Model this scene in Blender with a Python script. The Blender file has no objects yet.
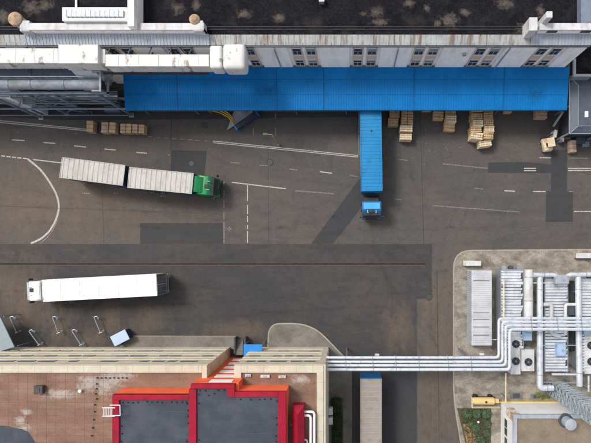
import bpy, bmesh, math, random
from mathutils import Matrix, Vector
random.seed(7)
R = math.radians
C = bpy.context.scene.collection
S = bpy.context.scene

# ------------------------------------------------------------------ camera, light, exposure
H, F, VX, VY = 59.0, 460.0, 350.0, 250.0        # drone height, focal length in photo px, nadir in photo px
cam = bpy.data.cameras.new('camera'); camo = bpy.data.objects.new('camera', cam); C.objects.link(camo)
camo.location = (0, 0, H); cam.sensor_width = 36; cam.lens = F/591*36
cam.shift_x = (295.5-VX)/591; cam.shift_y = (VY-221.5)/591
cam.clip_start = .5; cam.clip_end = 3000
S.camera = camo
SUN = Vector((-2.4, 1.85, 4.0)).normalized()
elev = math.asin(SUN.z); az = math.atan2(SUN.x, SUN.y)
w = bpy.data.worlds.new('World'); S.world = w; w.use_nodes = True
nt = w.node_tree; bg = nt.nodes['Background']
sky = nt.nodes.new('ShaderNodeTexSky'); sky.sky_type = 'NISHITA'; sky.sun_disc = False
sky.sun_elevation = elev; sky.sun_rotation = az; sky.air_density = 1.0; sky.dust_density = 3.0
hs = nt.nodes.new('ShaderNodeHueSaturation'); hs.inputs['Saturation'].default_value = .28     # thin high haze greys the blue
nt.links.new(sky.outputs[0], hs.inputs['Color']); nt.links.new(hs.outputs[0], bg.inputs[0]); bg.inputs[1].default_value = .14
sl = bpy.data.lights.new('sun', 'SUN'); so = bpy.data.objects.new('sun', sl); C.objects.link(so)
sl.energy = 1.5; sl.angle = R(14); sl.color = (1, .95, .87)
so.rotation_euler = SUN.to_track_quat('Z', 'Y').to_euler(); so.location = (-30, 15, 60)
S.view_settings.view_transform = 'Standard'; S.view_settings.look = 'None'
S.view_settings.exposure = 0.60; S.view_settings.gamma = 1; S.view_settings.use_curve_mapping = False
S.render.engine = 'CYCLES'

# ------------------------------------------------------------------ helpers
def P(px, py, z=0.0):
    k = (H-z)/F
    return ((px-VX)*k, (VY-py)*k)
def lin(c):
    return tuple(((v/255)/12.92 if v/255 <= .04045 else ((v/255+.055)/1.055)**2.4) for v in c)

MATS = {}
def mat(name, col, rough=.75, var=.18, scale=1.2, metal=0.0, bump=.0, bscale=30, stain=None, stain_amt=.0,
        stain_scale=(.5, .5, .5), stain_lo=.5, stain_hi=.65, coords='pos', spec=.4, fine=.0, fscale=25, spots=None, spot_col=(.3, .3, .3), spot_amt=.9):
    """principled with large blotches, fine grain, one layer of stains and bump"""
    if name in MATS: return MATS[name]
    m = bpy.data.materials.new(name); m.use_nodes = True; n = m.node_tree.nodes; l = m.node_tree.links
    b = n['Principled BSDF']; b.inputs['Roughness'].default_value = rough
    b.inputs['Metallic'].default_value = metal; b.inputs['Specular IOR Level'].default_value = spec
    if coords == 'pos': co = n.new('ShaderNodeNewGeometry').outputs['Position']
    else: co = n.new('ShaderNodeTexCoord').outputs['Object']
    def noise(sc, det=4, vec=None, ro=.6):
        t = n.new('ShaderNodeTexNoise'); t.inputs['Scale'].default_value = sc; t.inputs['Detail'].default_value = det
        t.inputs['Roughness'].default_value = ro
        l.new(vec or co, t.inputs['Vector']); return t.outputs['Fac']
    def mr(sock, a, b_, c, d):
        t = n.new('ShaderNodeMapRange'); l.new(sock, t.inputs[0])
        for i, v in enumerate((a, b_, c, d)): t.inputs[i+1].default_value = v
        return t.outputs[0]
    fac = mr(noise(scale), .3, .7, 1-var, 1+var)
    if fine:
        f2 = mr(noise(fscale, 2), .3, .7, 1-fine, 1+fine)
        mu = n.new('ShaderNodeMath'); mu.operation = 'MULTIPLY'; l.new(fac, mu.inputs[0]); l.new(f2, mu.inputs[1]); fac = mu.outputs[0]
    vm = n.new('ShaderNodeVectorMath'); vm.operation = 'SCALE'; vm.inputs[0].default_value = col; l.new(fac, vm.inputs['Scale'])
    out = vm.outputs[0]
    if stain:
        mp = n.new('ShaderNodeMapping'); mp.inputs['Scale'].default_value = stain_scale; l.new(co, mp.inputs[0])
        sf = mr(noise(1.0, 6, mp.outputs[0], .65), stain_lo, stain_hi, 0, stain_amt)
        mx = n.new('ShaderNodeMix'); mx.data_type = 'RGBA'; l.new(sf, mx.inputs['Factor'])
        l.new(out, mx.inputs['A']); mx.inputs['B'].default_value = (*stain, 1); out = mx.outputs['Result']
    if spots:
        nz = mr(noise(2.2, 9, None, .82), .25, .75, -1.25, 1.25); tot = None
        for (sx, sy, sr, st) in spots:
            sb = n.new('ShaderNodeVectorMath'); sb.operation = 'SUBTRACT'; l.new(co, sb.inputs[0]); sb.inputs[1].default_value = (sx, sy, 0)
            ml = n.new('ShaderNodeVectorMath'); ml.operation = 'MULTIPLY'; l.new(sb.outputs[0], ml.inputs[0]); ml.inputs[1].default_value = (1/(sr*st), 1/sr, 0)
            ln = n.new('ShaderNodeVectorMath'); ln.operation = 'LENGTH'; l.new(ml.outputs[0], ln.inputs[0])
            ad_ = n.new('ShaderNodeMath'); ad_.operation = 'ADD'; l.new(ln.outputs['Value'], ad_.inputs[0]); l.new(nz, ad_.inputs[1])
            v1 = mr(ad_.outputs[0], .1, 1.2, spot_amt, 0)
            if tot is None: tot = v1
            else:
                mxm = n.new('ShaderNodeMath'); mxm.operation = 'MAXIMUM'; l.new(tot, mxm.inputs[0]); l.new(v1, mxm.inputs[1]); tot = mxm.outputs[0]
        mx = n.new('ShaderNodeMix'); mx.data_type = 'RGBA'; l.new(tot, mx.inputs['Factor'])
        l.new(out, mx.inputs['A']); mx.inputs['B'].default_value = (*spot_col, 1); out = mx.outputs['Result']
    l.new(out, b.inputs['Base Color'])
    if bump:
        bp = n.new('ShaderNodeBump'); bp.inputs['Strength'].default_value = bump; bp.inputs['Distance'].default_value = .02
        l.new(noise(bscale, 3), bp.inputs['Height']); l.new(bp.outputs[0], b.inputs['Normal'])
    m['out'] = 1
    MATS[name] = m; return m

INV = {}
def thing(name, label, cat, loc=(0, 0, 0), rz=0, group=None):
    o = bpy.data.objects.new(name, None); C.objects.link(o); o.location = loc; o.rotation_euler = (0, 0, rz)
    o.empty_display_size = .3
    o['label'] = label; o['category'] = cat
    if group: o['group'] = group
    INV[o.name] = (Matrix.Translation(loc) @ Matrix.Rotation(rz, 4, 'Z')).inverted()
    return o
def tag(o, label, cat, group=None):
    o['label'] = label; o['category'] = cat
    if group: o['group'] = group
    return o

class MB:
    def __init__(s, M=None): s.v = []; s.f = []; s.M = M or Matrix.Identity(4)
    def add(s, vs, fs):
        k = len(s.v); s.v += [s.M @ Vector(q) for q in vs]; s.f += [tuple(i+k for i in f) for f in fs]; return s
    def box(s, x0, y0, z0, x1, y1, z1):
        x0, x1 = sorted((x0, x1)); y0, y1 = sorted((y0, y1)); z0, z1 = sorted((z0, z1))
        return s.add([(x0, y0, z0), (x1, y0, z0), (x1, y1, z0), (x0, y1, z0), (x0, y0, z1), (x1, y0, z1), (x1, y1, z1), (x0, y1, z1)],
                     [(3, 2, 1, 0), (4, 5, 6, 7), (0, 1, 5, 4), (1, 2, 6, 5), (2, 3, 7, 6), (3, 0, 4, 7)])
    def cbox(s, cx, cy, cz, dx, dy, dz, rz=0):
        M0 = s.M; s.M = M0 @ Matrix.Translation((cx, cy, cz)) @ Matrix.Rotation(rz, 4, 'Z')
        s.box(-dx/2, -dy/2, -dz/2, dx/2, dy/2, dz/2); s.M = M0; return s
    def prism(s, pts, z0, z1):
        a = sum(pts[i][0]*pts[(i+1) % len(pts)][1]-pts[(i+1) % len(pts)][0]*pts[i][1] for i in range(len(pts)))
        if a < 0: pts = pts[::-1]
        n = len(pts)
        return s.add([(x, y, z0) for x, y in pts]+[(x, y, z1) for x, y in pts],
                     [tuple(range(n-1, -1, -1)), tuple(range(n, 2*n))]+[(i, (i+1) % n, (i+1) % n+n, i+n) for i in range(n)])
    def side(s, prof, y0, y1):         # profile in (x,z), extruded along y
        n = len(prof)
        return s.add([(x, y0, z) for x, z in prof]+[(x, y1, z) for x, z in prof],
                     [tuple(range(n)), tuple(range(2*n-1, n-1, -1))]+[((i+1) % n, i, i+n, (i+1) % n+n) for i in range(n)])
    def flat(s, pts, z):
        a = sum(pts[i][0]*pts[(i+1) % len(pts)][1]-pts[(i+1) % len(pts)][0]*pts[i][1] for i in range(len(pts)))
        if a < 0: pts = pts[::-1]
        return s.add([(x, y, z) for x, y in pts], [tuple(range(len(pts)))])
    def cyl(s, c, r, z0, z1, n=20, r1=None):
        r1 = r if r1 is None else r1
        vs = [(c[0]+r*math.cos(2*math.pi*i/n), c[1]+r*math.sin(2*math.pi*i/n), z0) for i in range(n)]
        vs += [(c[0]+r1*math.cos(2*math.pi*i/n), c[1]+r1*math.sin(2*math.pi*i/n), z1) for i in range(n)]
        return s.add(vs, [tuple(range(n-1, -1, -1)), tuple(range(n, 2*n))]+[(i, (i+1) % n, (i+1) % n+n, i+n) for i in range(n)])
    def tube(s, path, r, n=10, cap=True):
        path = [Vector(p) for p in path]; rings = []; m = len(path)
        for i, p in enumerate(path):
            if i == 0: d = path[1]-p
            elif i == m-1: d = p-path[i-1]
            else: d = (path[i+1]-p).normalized()+(p-path[i-1]).normalized()
            d.normalize()
            up = Vector((0, 0, 1)) if abs(d.z) < .95 else Vector((0, 1, 0))
            a = d.cross(up).normalized(); b = d.cross(a).normalized()
            k = 1.0
            if 0 < i < m-1:
                cs = max(.35, (path[i+1]-p).normalized().dot(d)); k = 1/cs
            ring = []
            for j in range(n):
                t = 2*math.pi*j/n
                off = a*math.cos(t)*r*k+b*math.sin(t)*r if abs(d.z) < .95 else a*math.cos(t)*r+b*math.sin(t)*r
                ring.append(p+off)
            rings.append(ring)
        vs = [tuple(q) for rg in rings for q in rg]; fs = []
        for i in range(m-1):
            for j in range(n): fs.append((i*n+j, i*n+(j+1) % n, (i+1)*n+(j+1) % n, (i+1)*n+j))
        if cap: fs += [tuple(range(n-1, -1, -1)), tuple(range((m-1)*n, m*n))]
        return s.add(vs, fs)
    def build(s, name, m, parent=None, root=None, world=False, bevel=0, smooth=False, kind=None, seg=2):
        me = bpy.data.meshes.new(name)
        vs = s.v
        if world: vs = [INV[(root or parent).name] @ v for v in vs]
        me.from_pydata([tuple(v) for v in vs], [], s.f); me.validate(); me.update()
        bm = bmesh.new(); bm.from_mesh(me); bmesh.ops.recalc_face_normals(bm, faces=bm.faces)
        if bevel: bmesh.ops.bevel(bm, geom=[e for e in bm.edges if len(e.link_faces) == 2 and e.calc_face_angle() > .5], offset=bevel, segments=seg, affect='EDGES', profile=.6)
        bm.to_mesh(me); bm.free()
        if smooth:
            for p in me.polygons: p.use_smooth = True
            try: me.set_sharp_from_angle(angle=R(40))
            except Exception: pass
        o = bpy.data.objects.new(name, me); C.objects.link(o)
        if m: me.materials.append(m)
        if parent: o.parent = parent
        elif kind: o['kind'] = kind
        return o
def upnorm(o):     # flat sheets: make sure they face up
    bm = bmesh.new(); bm.from_mesh(o.data)
    for f in bm.faces:
        if f.normal.z < 0: f.normal_flip()
    bm.to_mesh(o.data); bm.free(); return o
def rpath(pts, r=.5, n=5):
    """round the corners of a polyline"""
    pts = [Vector(p) for p in pts]; out = [pts[0]]
    for i in range(1, len(pts)-1):
        a, b, c = pts[i-1], pts[i], pts[i+1]
        d1 = (a-b).normalized(); d2 = (c-b).normalized(); rr = min(r, (a-b).length*.45, (c-b).length*.45)
        p0 = b+d1*rr; p1 = b+d2*rr
        for k in range(n+1):
            t = k/n; out.append(p0*(1-t)**2+b*2*t*(1-t)+p1*t*t)
    out.append(pts[-1]); return out
def pp(pts, z): return [P(x, y, z) for x, y in pts]
def P3(px, py, z): a = P(px, py, z); return (a[0], a[1], z)
def copy_tree(o, parent=None):
    c = o.copy(); C.objects.link(c)
    if parent: c.parent = parent
    for ch in list(o.children): copy_tree(ch, c)
    return c

# ------------------------------------------------------------------ materials
def asphalt(name, col, warm, dark, streak=0.0, crack=.5, spots=()):
    m = bpy.data.materials.new(name); m.use_nodes = True; n = m.node_tree.nodes; l = m.node_tree.links
    b = n['Principled BSDF']; b.inputs['Roughness'].default_value = .85; b.inputs['Specular IOR Level'].default_value = .3
    co = n.new('ShaderNodeNewGeometry').outputs['Position']
    def noise(sc, det=5, scl=(1, 1, 1), ro=.6, dist=0):
        mp = n.new('ShaderNodeMapping'); mp.inputs['Scale'].default_value = scl; l.new(co, mp.inputs[0])
        t = n.new('ShaderNodeTexNoise'); t.inputs['Scale'].default_value = sc; t.inputs['Detail'].default_value = det
        t.inputs['Roughness'].default_value = ro; t.inputs['Distortion'].default_value = dist
        l.new(mp.outputs[0], t.inputs['Vector']); return t.outputs['Fac']
    def mr(sock, a, b_, c, d):
        t = n.new('ShaderNodeMapRange'); l.new(sock, t.inputs[0])
        for i, v in enumerate((a, b_, c, d)): t.inputs[i+1].default_value = v
        return t.outputs[0]
    def mix(f, A, B):
        mx = n.new('ShaderNodeMix'); mx.data_type = 'RGBA'; l.new(f, mx.inputs['Factor'])
        if isinstance(A, tuple): mx.inputs['A'].default_value = (*A, 1)
        else: l.new(A, mx.inputs['A'])
        if isinstance(B, tuple): mx.inputs['B'].default_value = (*B, 1)
        else: l.new(B, mx.inputs['B'])
        return mx.outputs['Result']
    c = mix(mr(noise(.11, 5, dist=.4), .38, .66, 0, .8), col, warm)
    c = mix(mr(noise(.28, 7, ro=.7, dist=1.0), .5, .72, 0, .55), c, dark)
    c = mix(mr(noise(1.1, 6, (.25, 1, 1), .7), .56, .74, 0, streak), c, dark)        # tyre streaks along the lanes
    c = mix(mr(noise(1.3, 5, (.2, 1, 1), .7, .5), .6, .74, 0, streak*.7), c, tuple(v*1.5 for v in warm))
    c = mix(mr(noise(.9, 6, (1, .16, 1), .7), .58, .72, 0, streak*.5), c, dark)      # and across
    nz = mr(noise(.9, 8, (1, .35, 1), .8), .25, .75, -1.0, 1.0)
    for (px, py, sr, st) in spots:                       # rusty, earthy dirt tracked over the surface
        sx, sy = P(px, py, 0)
        sb = n.new('ShaderNodeVectorMath'); sb.operation = 'SUBTRACT'; l.new(co, sb.inputs[0]); sb.inputs[1].default_value = (sx, sy, 0)
        ml = n.new('ShaderNodeVectorMath'); ml.operation = 'MULTIPLY'; l.new(sb.outputs[0], ml.inputs[0]); ml.inputs[1].default_value = (1/(sr*st), 1/sr, 0)
        ln = n.new('ShaderNodeVectorMath'); ln.operation = 'LENGTH'; l.new(ml.outputs[0], ln.inputs[0])
        ad_ = n.new('ShaderNodeMath'); ad_.operation = 'ADD'; l.new(ln.outputs['Value'], ad_.inputs[0]); l.new(nz, ad_.inputs[1])
        c = mix(mr(ad_.outputs[0], 0, 1.5, .6, 0), c, (.135, .100, .072))
    g = n.new('ShaderNodeVectorMath'); g.operation = 'SCALE'; l.new(c, g.inputs[0])
    l.new(mr(noise(9, 4, ro=.8), .3, .7, .78, 1.22), g.inputs['Scale'])
    g2 = n.new('ShaderNodeVectorMath'); g2.operation = 'SCALE'; l.new(g.outputs[0], g2.inputs[0])
    l.new(mr(noise(2.4, 5, ro=.75), .3, .7, .88, 1.12), g2.inputs['Scale'])
    # paving lanes: slightly different tone every few metres, as laid
    mp = n.new('ShaderNodeMapping'); l.new(co, mp.inputs[0]); mp.inputs['Rotation'].default_value = (0, 0, 0)
    v = n.new('ShaderNodeTexVoronoi'); v.feature = 'DISTANCE_TO_EDGE'; v.inputs['Scale'].default_value = .16
    dv = n.new('ShaderNodeTexNoise'); dv.inputs['Scale'].default_value = .6; dv.inputs['Detail'].default_value = 6; l.new(co, dv.inputs['Vector'])
    ad = n.new('ShaderNodeMix'); ad.data_type = 'RGBA'; ad.blend_type = 'ADD'; ad.inputs['Factor'].default_value = 1.0
    sc = n.new('ShaderNodeVectorMath'); sc.operation = 'SCALE'; l.new(dv.outputs['Color'], sc.inputs[0]); sc.inputs['Scale'].default_value = 3.0
    av = n.new('ShaderNodeVectorMath'); av.operation = 'ADD'; l.new(co, av.inputs[0]); l.new(sc.outputs[0], av.inputs[1])
    l.new(av.outputs[0], v.inputs['Vector'])
    cr = mr(v.outputs['Distance'], 0.0, .007, crack, 0)
    c2 = mix(cr, g2.outputs[0], tuple(x*.35 for x in dark))
    # oil and drip spots
    vs = n.new('ShaderNodeTexVoronoi'); vs.inputs['Scale'].default_value = .55; l.new(co, vs.inputs['Vector'])
    c3 = mix(mr(vs.outputs['Distance'], .05, .16, .45, 0), c2, dark)
    l.new(c3, b.inputs['Base Color'])
    bp = n.new('ShaderNodeBump'); bp.inputs['Strength'].default_value = .25; bp.inputs['Distance'].default_value = .01
    l.new(noise(40, 2), bp.inputs['Height']); l.new(bp.outputs[0], b.inputs['Normal'])
    return m
def worn_paint(name, col, under, lo=.40, hi=.56, sc=5):
    m = bpy.data.materials.new(name); m.use_nodes = True; n = m.node_tree.nodes; l = m.node_tree.links
    b = n['Principled BSDF']; b.inputs['Roughness'].default_value = .7
    co = n.new('ShaderNodeNewGeometry').outputs['Position']
    t = n.new('ShaderNodeTexNoise'); t.inputs['Scale'].default_value = sc; t.inputs['Detail'].default_value = 7; t.inputs['Roughness'].default_value = .75
    l.new(co, t.inputs['Vector'])
    r = n.new('ShaderNodeMapRange'); l.new(t.outputs['Fac'], r.inputs[0]); r.inputs[1].default_value = lo; r.inputs[2].default_value = hi
    mx = n.new('ShaderNodeMix'); mx.data_type = 'RGBA'; l.new(r.outputs[0], mx.inputs['Factor'])
    mx.inputs['A'].default_value = (*under, 1); mx.inputs['B'].default_value = (*col, 1)
    l.new(mx.outputs['Result'], b.inputs['Base Color']); return m

A_BROWN = asphalt('asphalt_old', (.078, .071, .069), (.104, .087, .076), (.052, .049, .048), .6, .25, [(435, 300, 3, .7), (437, 350, 4, .6), (436, 410, 5, .5), (90, 215, 5, 2), (20, 200, 4, 2)])
A_DARK = asphalt('asphalt_new', (.045, .044, .047), (.070, .059, .053), (.033, .032, .035), .8, .1, [(110, 322, 2.2, .6), (60, 326, 2.2, .8), (28, 305, 3, 1.2), (150, 322, 1.5, 1.5), (88, 340, 1.2, 1.4), (240, 330, 1.2, 3), (200, 345, 1, 3), (8, 280, 3, 1.5), (400, 330, 3, .6)])
A_PATCH = asphalt('asphalt_patch', (.041, .041, .045), (.050, .048, .049), (.034, .034, .036), .4, .1)
CONC = mat('pavement_concrete', (.275, .25, .205), .9, .22, .9, stain=(.12, .098, .077), stain_amt=.85, stain_scale=(.5, .8, .35), stain_lo=.42, stain_hi=.64, fine=.2, fscale=5, bump=.3)
CONC2 = mat('pavement_grey', (.17, .16, .14), .9, .16, .5, stain=(.10, .088, .075), stain_amt=.7, stain_scale=(.3, .3, .3), fine=.15, fscale=6)
KERB = mat('kerb_stone', (.32, .28, .23), .9, .15, 2, stain=(.16, .11, .09), stain_amt=.6, stain_scale=(1, 1, 1), fine=.15)
KERBR = mat('kerb_stone_reddish', (.24, .17, .14), .9, .15, 2, fine=.2)
PAINT = worn_paint('road_paint', (.44, .42, .385), (.12, .105, .092), .36, .52, 7)
PAINTF = worn_paint('road_paint_faded', (.27, .25, .225), (.09, .077, .07), .42, .62, 7)
WHITE = mat('white_paint', (.80, .80, .79), .45, .04, .6, stain=(.5, .48, .44), stain_amt=.25, stain_scale=(.8, .8, .8))
WHITEW = mat('weathered_white', (.52, .52, .525), .6, .12, .6, stain=(.27, .235, .21), stain_amt=.75, stain_scale=(1.6, .5, .8), stain_lo=.48, stain_hi=.72, fine=.05)
CREAM = mat('cream_render', (.50, .455, .36), .8, .08, .8, stain=(.40, .33, .24), stain_amt=.55, stain_scale=(.9, .4, .5), stain_lo=.5, stain_hi=.75, fine=.06, fscale=8)
CREAMD = mat('cream_cladding', (.50, .455, .36), .8, .10, 1.0, stain=(.34, .28, .2), stain_amt=.6, stain_scale=(.6, .6, .6), fine=.06)
TANW = mat('tan_render', (.42, .30, .19), .85, .12, .7, stain=(.25, .17, .11), stain_amt=.6, stain_scale=(.6, .6, .6))
FACADE = mat('facade_offwhite', (.86, .83, .80), .8, .06, .8, stain=(.48, .40, .35), stain_amt=.5, stain_scale=(1.2, 1, .3), stain_lo=.5, stain_hi=.75)
SPAN = mat('spandrel_tan', (.56, .42, .31), .85, .1, 1.2, fine=.08)
GLASS = mat('window_glass', (.032, .036, .042), .3, .4, .9, spec=.35)
FRAMEW = mat('window_frame_white', (.62, .62, .62), .5, .05)
def sp(lst, z): return [(*P(px, py, z), r, st) for px, py, r, st in lst]
ROOFBLK = mat('roof_bitumen', (.010, .0095, .0125), .9, .35, .5, spec=.08, stain=(.042, .037, .035), stain_amt=.8, stain_scale=(.45, .45, .45), stain_lo=.54, stain_hi=.8, fine=.4, fscale=4, spot_col=(.17, .14, .115), spot_amt=.5,
  spots=sp([(31, 7, .8, 1.2), (46, 5, .6, 1.3), (376, 12, .6, 1.1), (364, 13.5, .3, 1.3), (449, 20, .85, 1.2), (438, 23, .4, 1), (523, 29, .7, 1.0), (465, 12, .45, 1.4), (279, 17, .5, 1.2), (178, 8, .6, 1),
            (3, 16, .8, .8), (505, 3, .6, 1.6), (196, 4, .6, .7), (541, 11, .7, .6), (409, 3, .4, 1.4), (380, 22, .5, 1.6), (243, 14, .45, 1.8), (427, 8, .4, 1)], 10.8))
BRICKRF = mat('roof_terracotta', (.185, .103, .070), .85, .22, .5, stain=(.27, .19, .14), stain_amt=.7, stain_scale=(.18, .7, .3), stain_lo=.44, stain_hi=.72, fine=.14, fscale=5, spot_col=(.44, .41, .38), spot_amt=.65,
  spots=sp([(105, 384, 1.2, .9), (112, 379, 1.0, 1.4), (102, 391, .7, .7), (122, 375, .8, 1.8), (20, 421, .5, 1.2), (24, 428, .4, 1.6), (26, 412, .4, 1.4), (90, 383, .9, 1.6), (60, 394, .5, 4), (300, 380, .5, 2)], 9.6))
CRIM = mat('crimson_sheet', (.29, .006, .024), .65, .16, 1.2, spec=.2, fine=.08, stain=(.16, .012, .02), stain_amt=.7, stain_scale=(1.1, 1.1, .6))
ORNG = mat('orange_red_render', (.74, .125, .045), .7, .1, .8, stain=(.5, .09, .04), stain_amt=.5, stain_scale=(.6, .6, .6))
SLATE = mat('slate_membrane', (.050, .058, .076), .8, .16, .4, spec=.2, stain=(.078, .084, .098), stain_amt=.6, stain_scale=(.4, .4, .4), fine=.08, fscale=6)
BLUEC = mat('blue_sheet', (.002, .138, .39), .6, .08, .35, stain=(.002, .10, .28), stain_amt=.5, stain_scale=(1.6, .22, .5), stain_lo=.46, stain_hi=.75, spec=.15, fine=.07, fscale=3, spots=[(21.8, 18.4, 1.0, 1.2), (-9.6, 18.7, .6, 2.0)], spot_col=(.004, .05, .12), spot_amt=.55)
STEEL = mat('steel_bluegrey', (.20, .24, .31), .5, .2, 1, metal=.3, stain=(.10, .09, .085), stain_amt=.6, stain_scale=(1, 1, 1))
STEELL = mat('steel_light_matte', (.24, .26, .30), .65, .2, 1, stain=(.12, .115, .115), stain_amt=.7, stain_scale=(.6, 1, 1), stain_lo=.45, fine=.1)
STEELD = mat('steel_dark', (.06, .07, .085), .6, .25, 1, metal=.2)
GALV = mat('galvanised', (.42, .45, .49), .4, .15, 1, metal=.55, stain=(.24, .25, .27), stain_amt=.6, stain_scale=(1, 1, 1), stain_lo=.45)
PIPE = mat('pipe_jacket', (.68, .71, .76), .35, .12, 1.2, metal=.45, stain=(.30, .31, .33), stain_amt=.65, stain_scale=(1.2, 1.2, 1.2))
PIPEB = mat('pipe_blue', (.32, .44, .60), .4, .12, 1.2, metal=.1)
LOUV = mat('louvre_sheet', (.82, .85, .89), .45, .12, 1.0, metal=.2, stain=(.32, .33, .36), stain_amt=.5, stain_scale=(.8, .8, .8))
BLACK = mat('black_rubber', (.018, .018, .02), .8, .2, 3)
DARKM = mat('chassis_dark', (.03, .032, .036), .7, .3, 2)
WOOD = mat('crate_wood', (.52, .36, .20), .8, .16, 1.3, stain=(.30, .19, .10), stain_amt=.6, stain_scale=(1.5, 1.5, 1.5), fine=.12, fscale=12)
WOODP = mat('crate_wood_pale', (.66, .53, .36), .8, .14, 1.3, stain=(.42, .30, .19), stain_amt=.5, stain_scale=(1.5, 1.5, 1.5), fine=.1, fscale=12)
WOODR = mat('crate_wood_pinkish', (.48, .33, .24), .8, .16, 1.3, stain=(.32, .2, .13), stain_amt=.6, stain_scale=(1.5, 1.5, 1.5), fine=.12, fscale=12)
WOODD = mat('pallet_wood_grey', (.20, .15, .10), .9, .2, 2)
TARP = mat('tarp_offwhite', (.47, .455, .42), .7, .05, .5, spec=.2, stain=(.33, .31, .275), stain_amt=.55, stain_scale=(.9, .9, .9), fine=.05)
TARPD = mat('tarp_crease', (.33, .31, .285), .7, .15, 2, spec=.2)
TARPG = mat('tarp_greige', (.30, .268, .245), .75, .14, .8, spec=.2, stain=(.20, .165, .14), stain_amt=.7, stain_scale=(.8, .8, .8), fine=.06)
NAVY = mat('trailer_navy', (.02, .04, .085), .5, .15, 1)
GREENC = mat('cab_green', (.003, .20, .06), .35, .1, 1, spec=.5)
BLUET = mat('trailer_blue', (.012, .19, .42), .5, .10, .7, spec=.25, stain=(.012, .13, .29), stain_amt=.6, stain_scale=(.8, .5, .5))
BLUECAB = mat('cab_blue', (.01, .13, .34), .35, .1, 1)
BLUECT = mat('cab_blue_highlight', (.06, .34, .62), .35, .1, 1)  # cab blue lightened to carry the highlight on the roof
GRASS = mat('leaf_green', (.075, .110, .055), .8, .45, 2.5, spec=.2)
GRASSD = mat('leaf_dark', (.038, .055, .022), .8, .5, 2.5, spec=.2)
SOIL = mat('soil', (.075, .06, .038), .95, .3, .9, stain=(.05, .075, .02), stain_amt=.9, stain_scale=(.8, .8, .8), stain_lo=.42, stain_hi=.6, fine=.3, fscale=8)
RUST = mat('rust', (.030, .016, .014), .8, .4, 1.5, fine=.2)
YEL = mat('yellow_paint', (.60, .42, .03), .5, .15, 2)
BUFF = mat('buff_paint', (.62, .46, .20), .45, .1, 1)
TANROOF = mat('roof_tan', (.21, .165, .115), .9, .14, .4, stain=(.12, .09, .065), stain_amt=.8, stain_scale=(.3, .3, .3), stain_lo=.45, stain_hi=.7, fine=.12, fscale=5)
EAVE = mat('eaves_metal', (.34, .35, .345), .6, .18, .8, metal=.1, stain=(.15, .09, .06), stain_amt=.8, stain_scale=(2.6, .25, .3), stain_lo=.50, stain_hi=.62, fine=.1, fscale=10)
EAVEB = mat('eaves_metal_bluish', (.36, .39, .44), .5, .12, .8, metal=.2, stain=(.22, .24, .28), stain_amt=.6, stain_scale=(2.5, .3, .3))
BALE = mat('pale_blue_sheet', (.42, .52, .74), .5, .06, 1)
MOSS = mat('tan_lichen', (.36, .29, .19), .9, .4, 1.4, stain=(.06, .05, .05), stain_amt=1, stain_scale=(1.3, 1.3, 1.3), stain_lo=.45, stain_hi=.56)
LIME = mat('lime_bloom', (.50, .47, .43), .9, .2, 1.4, stain=(.27, .16, .11), stain_amt=1, stain_scale=(1.1, 1.1, 1.1), stain_lo=.42, stain_hi=.56)

# ------------------------------------------------------------------ ground
mb = MB()
mb.flat([(-400, -400), (400, -400), (400, 400), (-400, 400)], 0)
upnorm(mb.build('ground', A_BROWN, kind='structure'))
def sheet(name, polys, z, m, world=False):
    mb = MB()
    for p in polys: mb.flat(pp(p, z) if not world else p, z)
    return upnorm(mb.build(name, m, kind='structure'))
sheet('road', [[(-60, 244), (140, 244), (432, 244), (432, 299), (417, 299), (417, 480), (-60, 480)]], .004, A_DARK)
sheet('asphalt_patch', [[(140, 223), (223, 223), (223, 243.9), (140, 243.9)]], .004, A_PATCH)
sheet('asphalt_patch', [[(171, 150), (207, 151), (204, 178), (170, 178)]], .004, A_PATCH)
sheet('asphalt_patch', [[(488, 162.5), (523.5, 162), (551, 164.5), (551, 173), (488, 173)],
                        [(551.1, 150), (567, 150), (567, 191), (551.1, 191)],
                        [(546, 191.1), (573, 191.1), (573, 222), (546, 222)]], .004, A_PATCH)
sheet('asphalt_patch', [[(360, 178), (376, 188), (352, 220), (333, 243.9), (311, 243.9), (328, 221)]], .004, A_PATCH)
sheet('asphalt_patch', [[(-10, 90), (128, 90), (128, 111.8), (-10, 111.8)]], .004, A_DARK)
sheet('asphalt_patch', [[(383, 372), (417, 372), (417, 480), (383, 480)]], .008, A_PATCH)
sheet('asphalt_patch', [[(-10, 112), (360, 112), (360, 117), (120, 120), (60, 120), (-10, 116)]], .004, A_PATCH)

def line(mb, p0, p1, wpx, z=.012):
    a = Vector(P(*p0, z)); b = Vector(P(*p1, z)); d = (b-a).normalized(); nrm = Vector((-d.y, d.x))*wpx*H/F/2
    q = [a-nrm, b-nrm, b+nrm, a+nrm]; mb.flat([(v.x, v.y) for v in q], z)
solid = MB(); faded = MB()
for dy in (0, 2.0):
    line(solid, (-30, 117.5+dy), (86, 129.2+dy*.7), .95); line(solid, (213, 141+dy*.8), (298, 149.5+dy*.8), .8)
    line(solid, (298.2, 149.5+dy*.8), (358, 155.4+dy*.8), .8)
for a, b in [((12, 139.7), (24.6, 140.5)), ((43.6, 142.5), (55.3, 143.3)), ((74, 145.8), (86, 147)), ((104.6, 149), (116, 150)),
             ((136.3, 152.4), (147, 153.2)), ((320, 171.7), (332, 173.2)), ((533, 191.5), (545.5, 191.5)), ((504.5, 190.7), (515, 191.3)),
             ((33, 159.5), (61, 162.8)), ((231.7, 182.3), (286, 188.7)), ((524, 168.3), (536, 168.3)), ((524, 170.6), (536, 170.6)),
             ((568, 168.3), (640, 168.3)), ((568, 170.4), (640, 170.4)), ((574, 211.5), (640, 211.5)), ((539.5, 157.7), (551, 157.7))]:
    line(solid, a, b, 1.05)
for x0 in (1, 6.5, 12, 17.5, 23): line(solid, (x0, 155.7+x0*.11), (x0+4, 156.1+x0*.11), 1.1)
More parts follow.
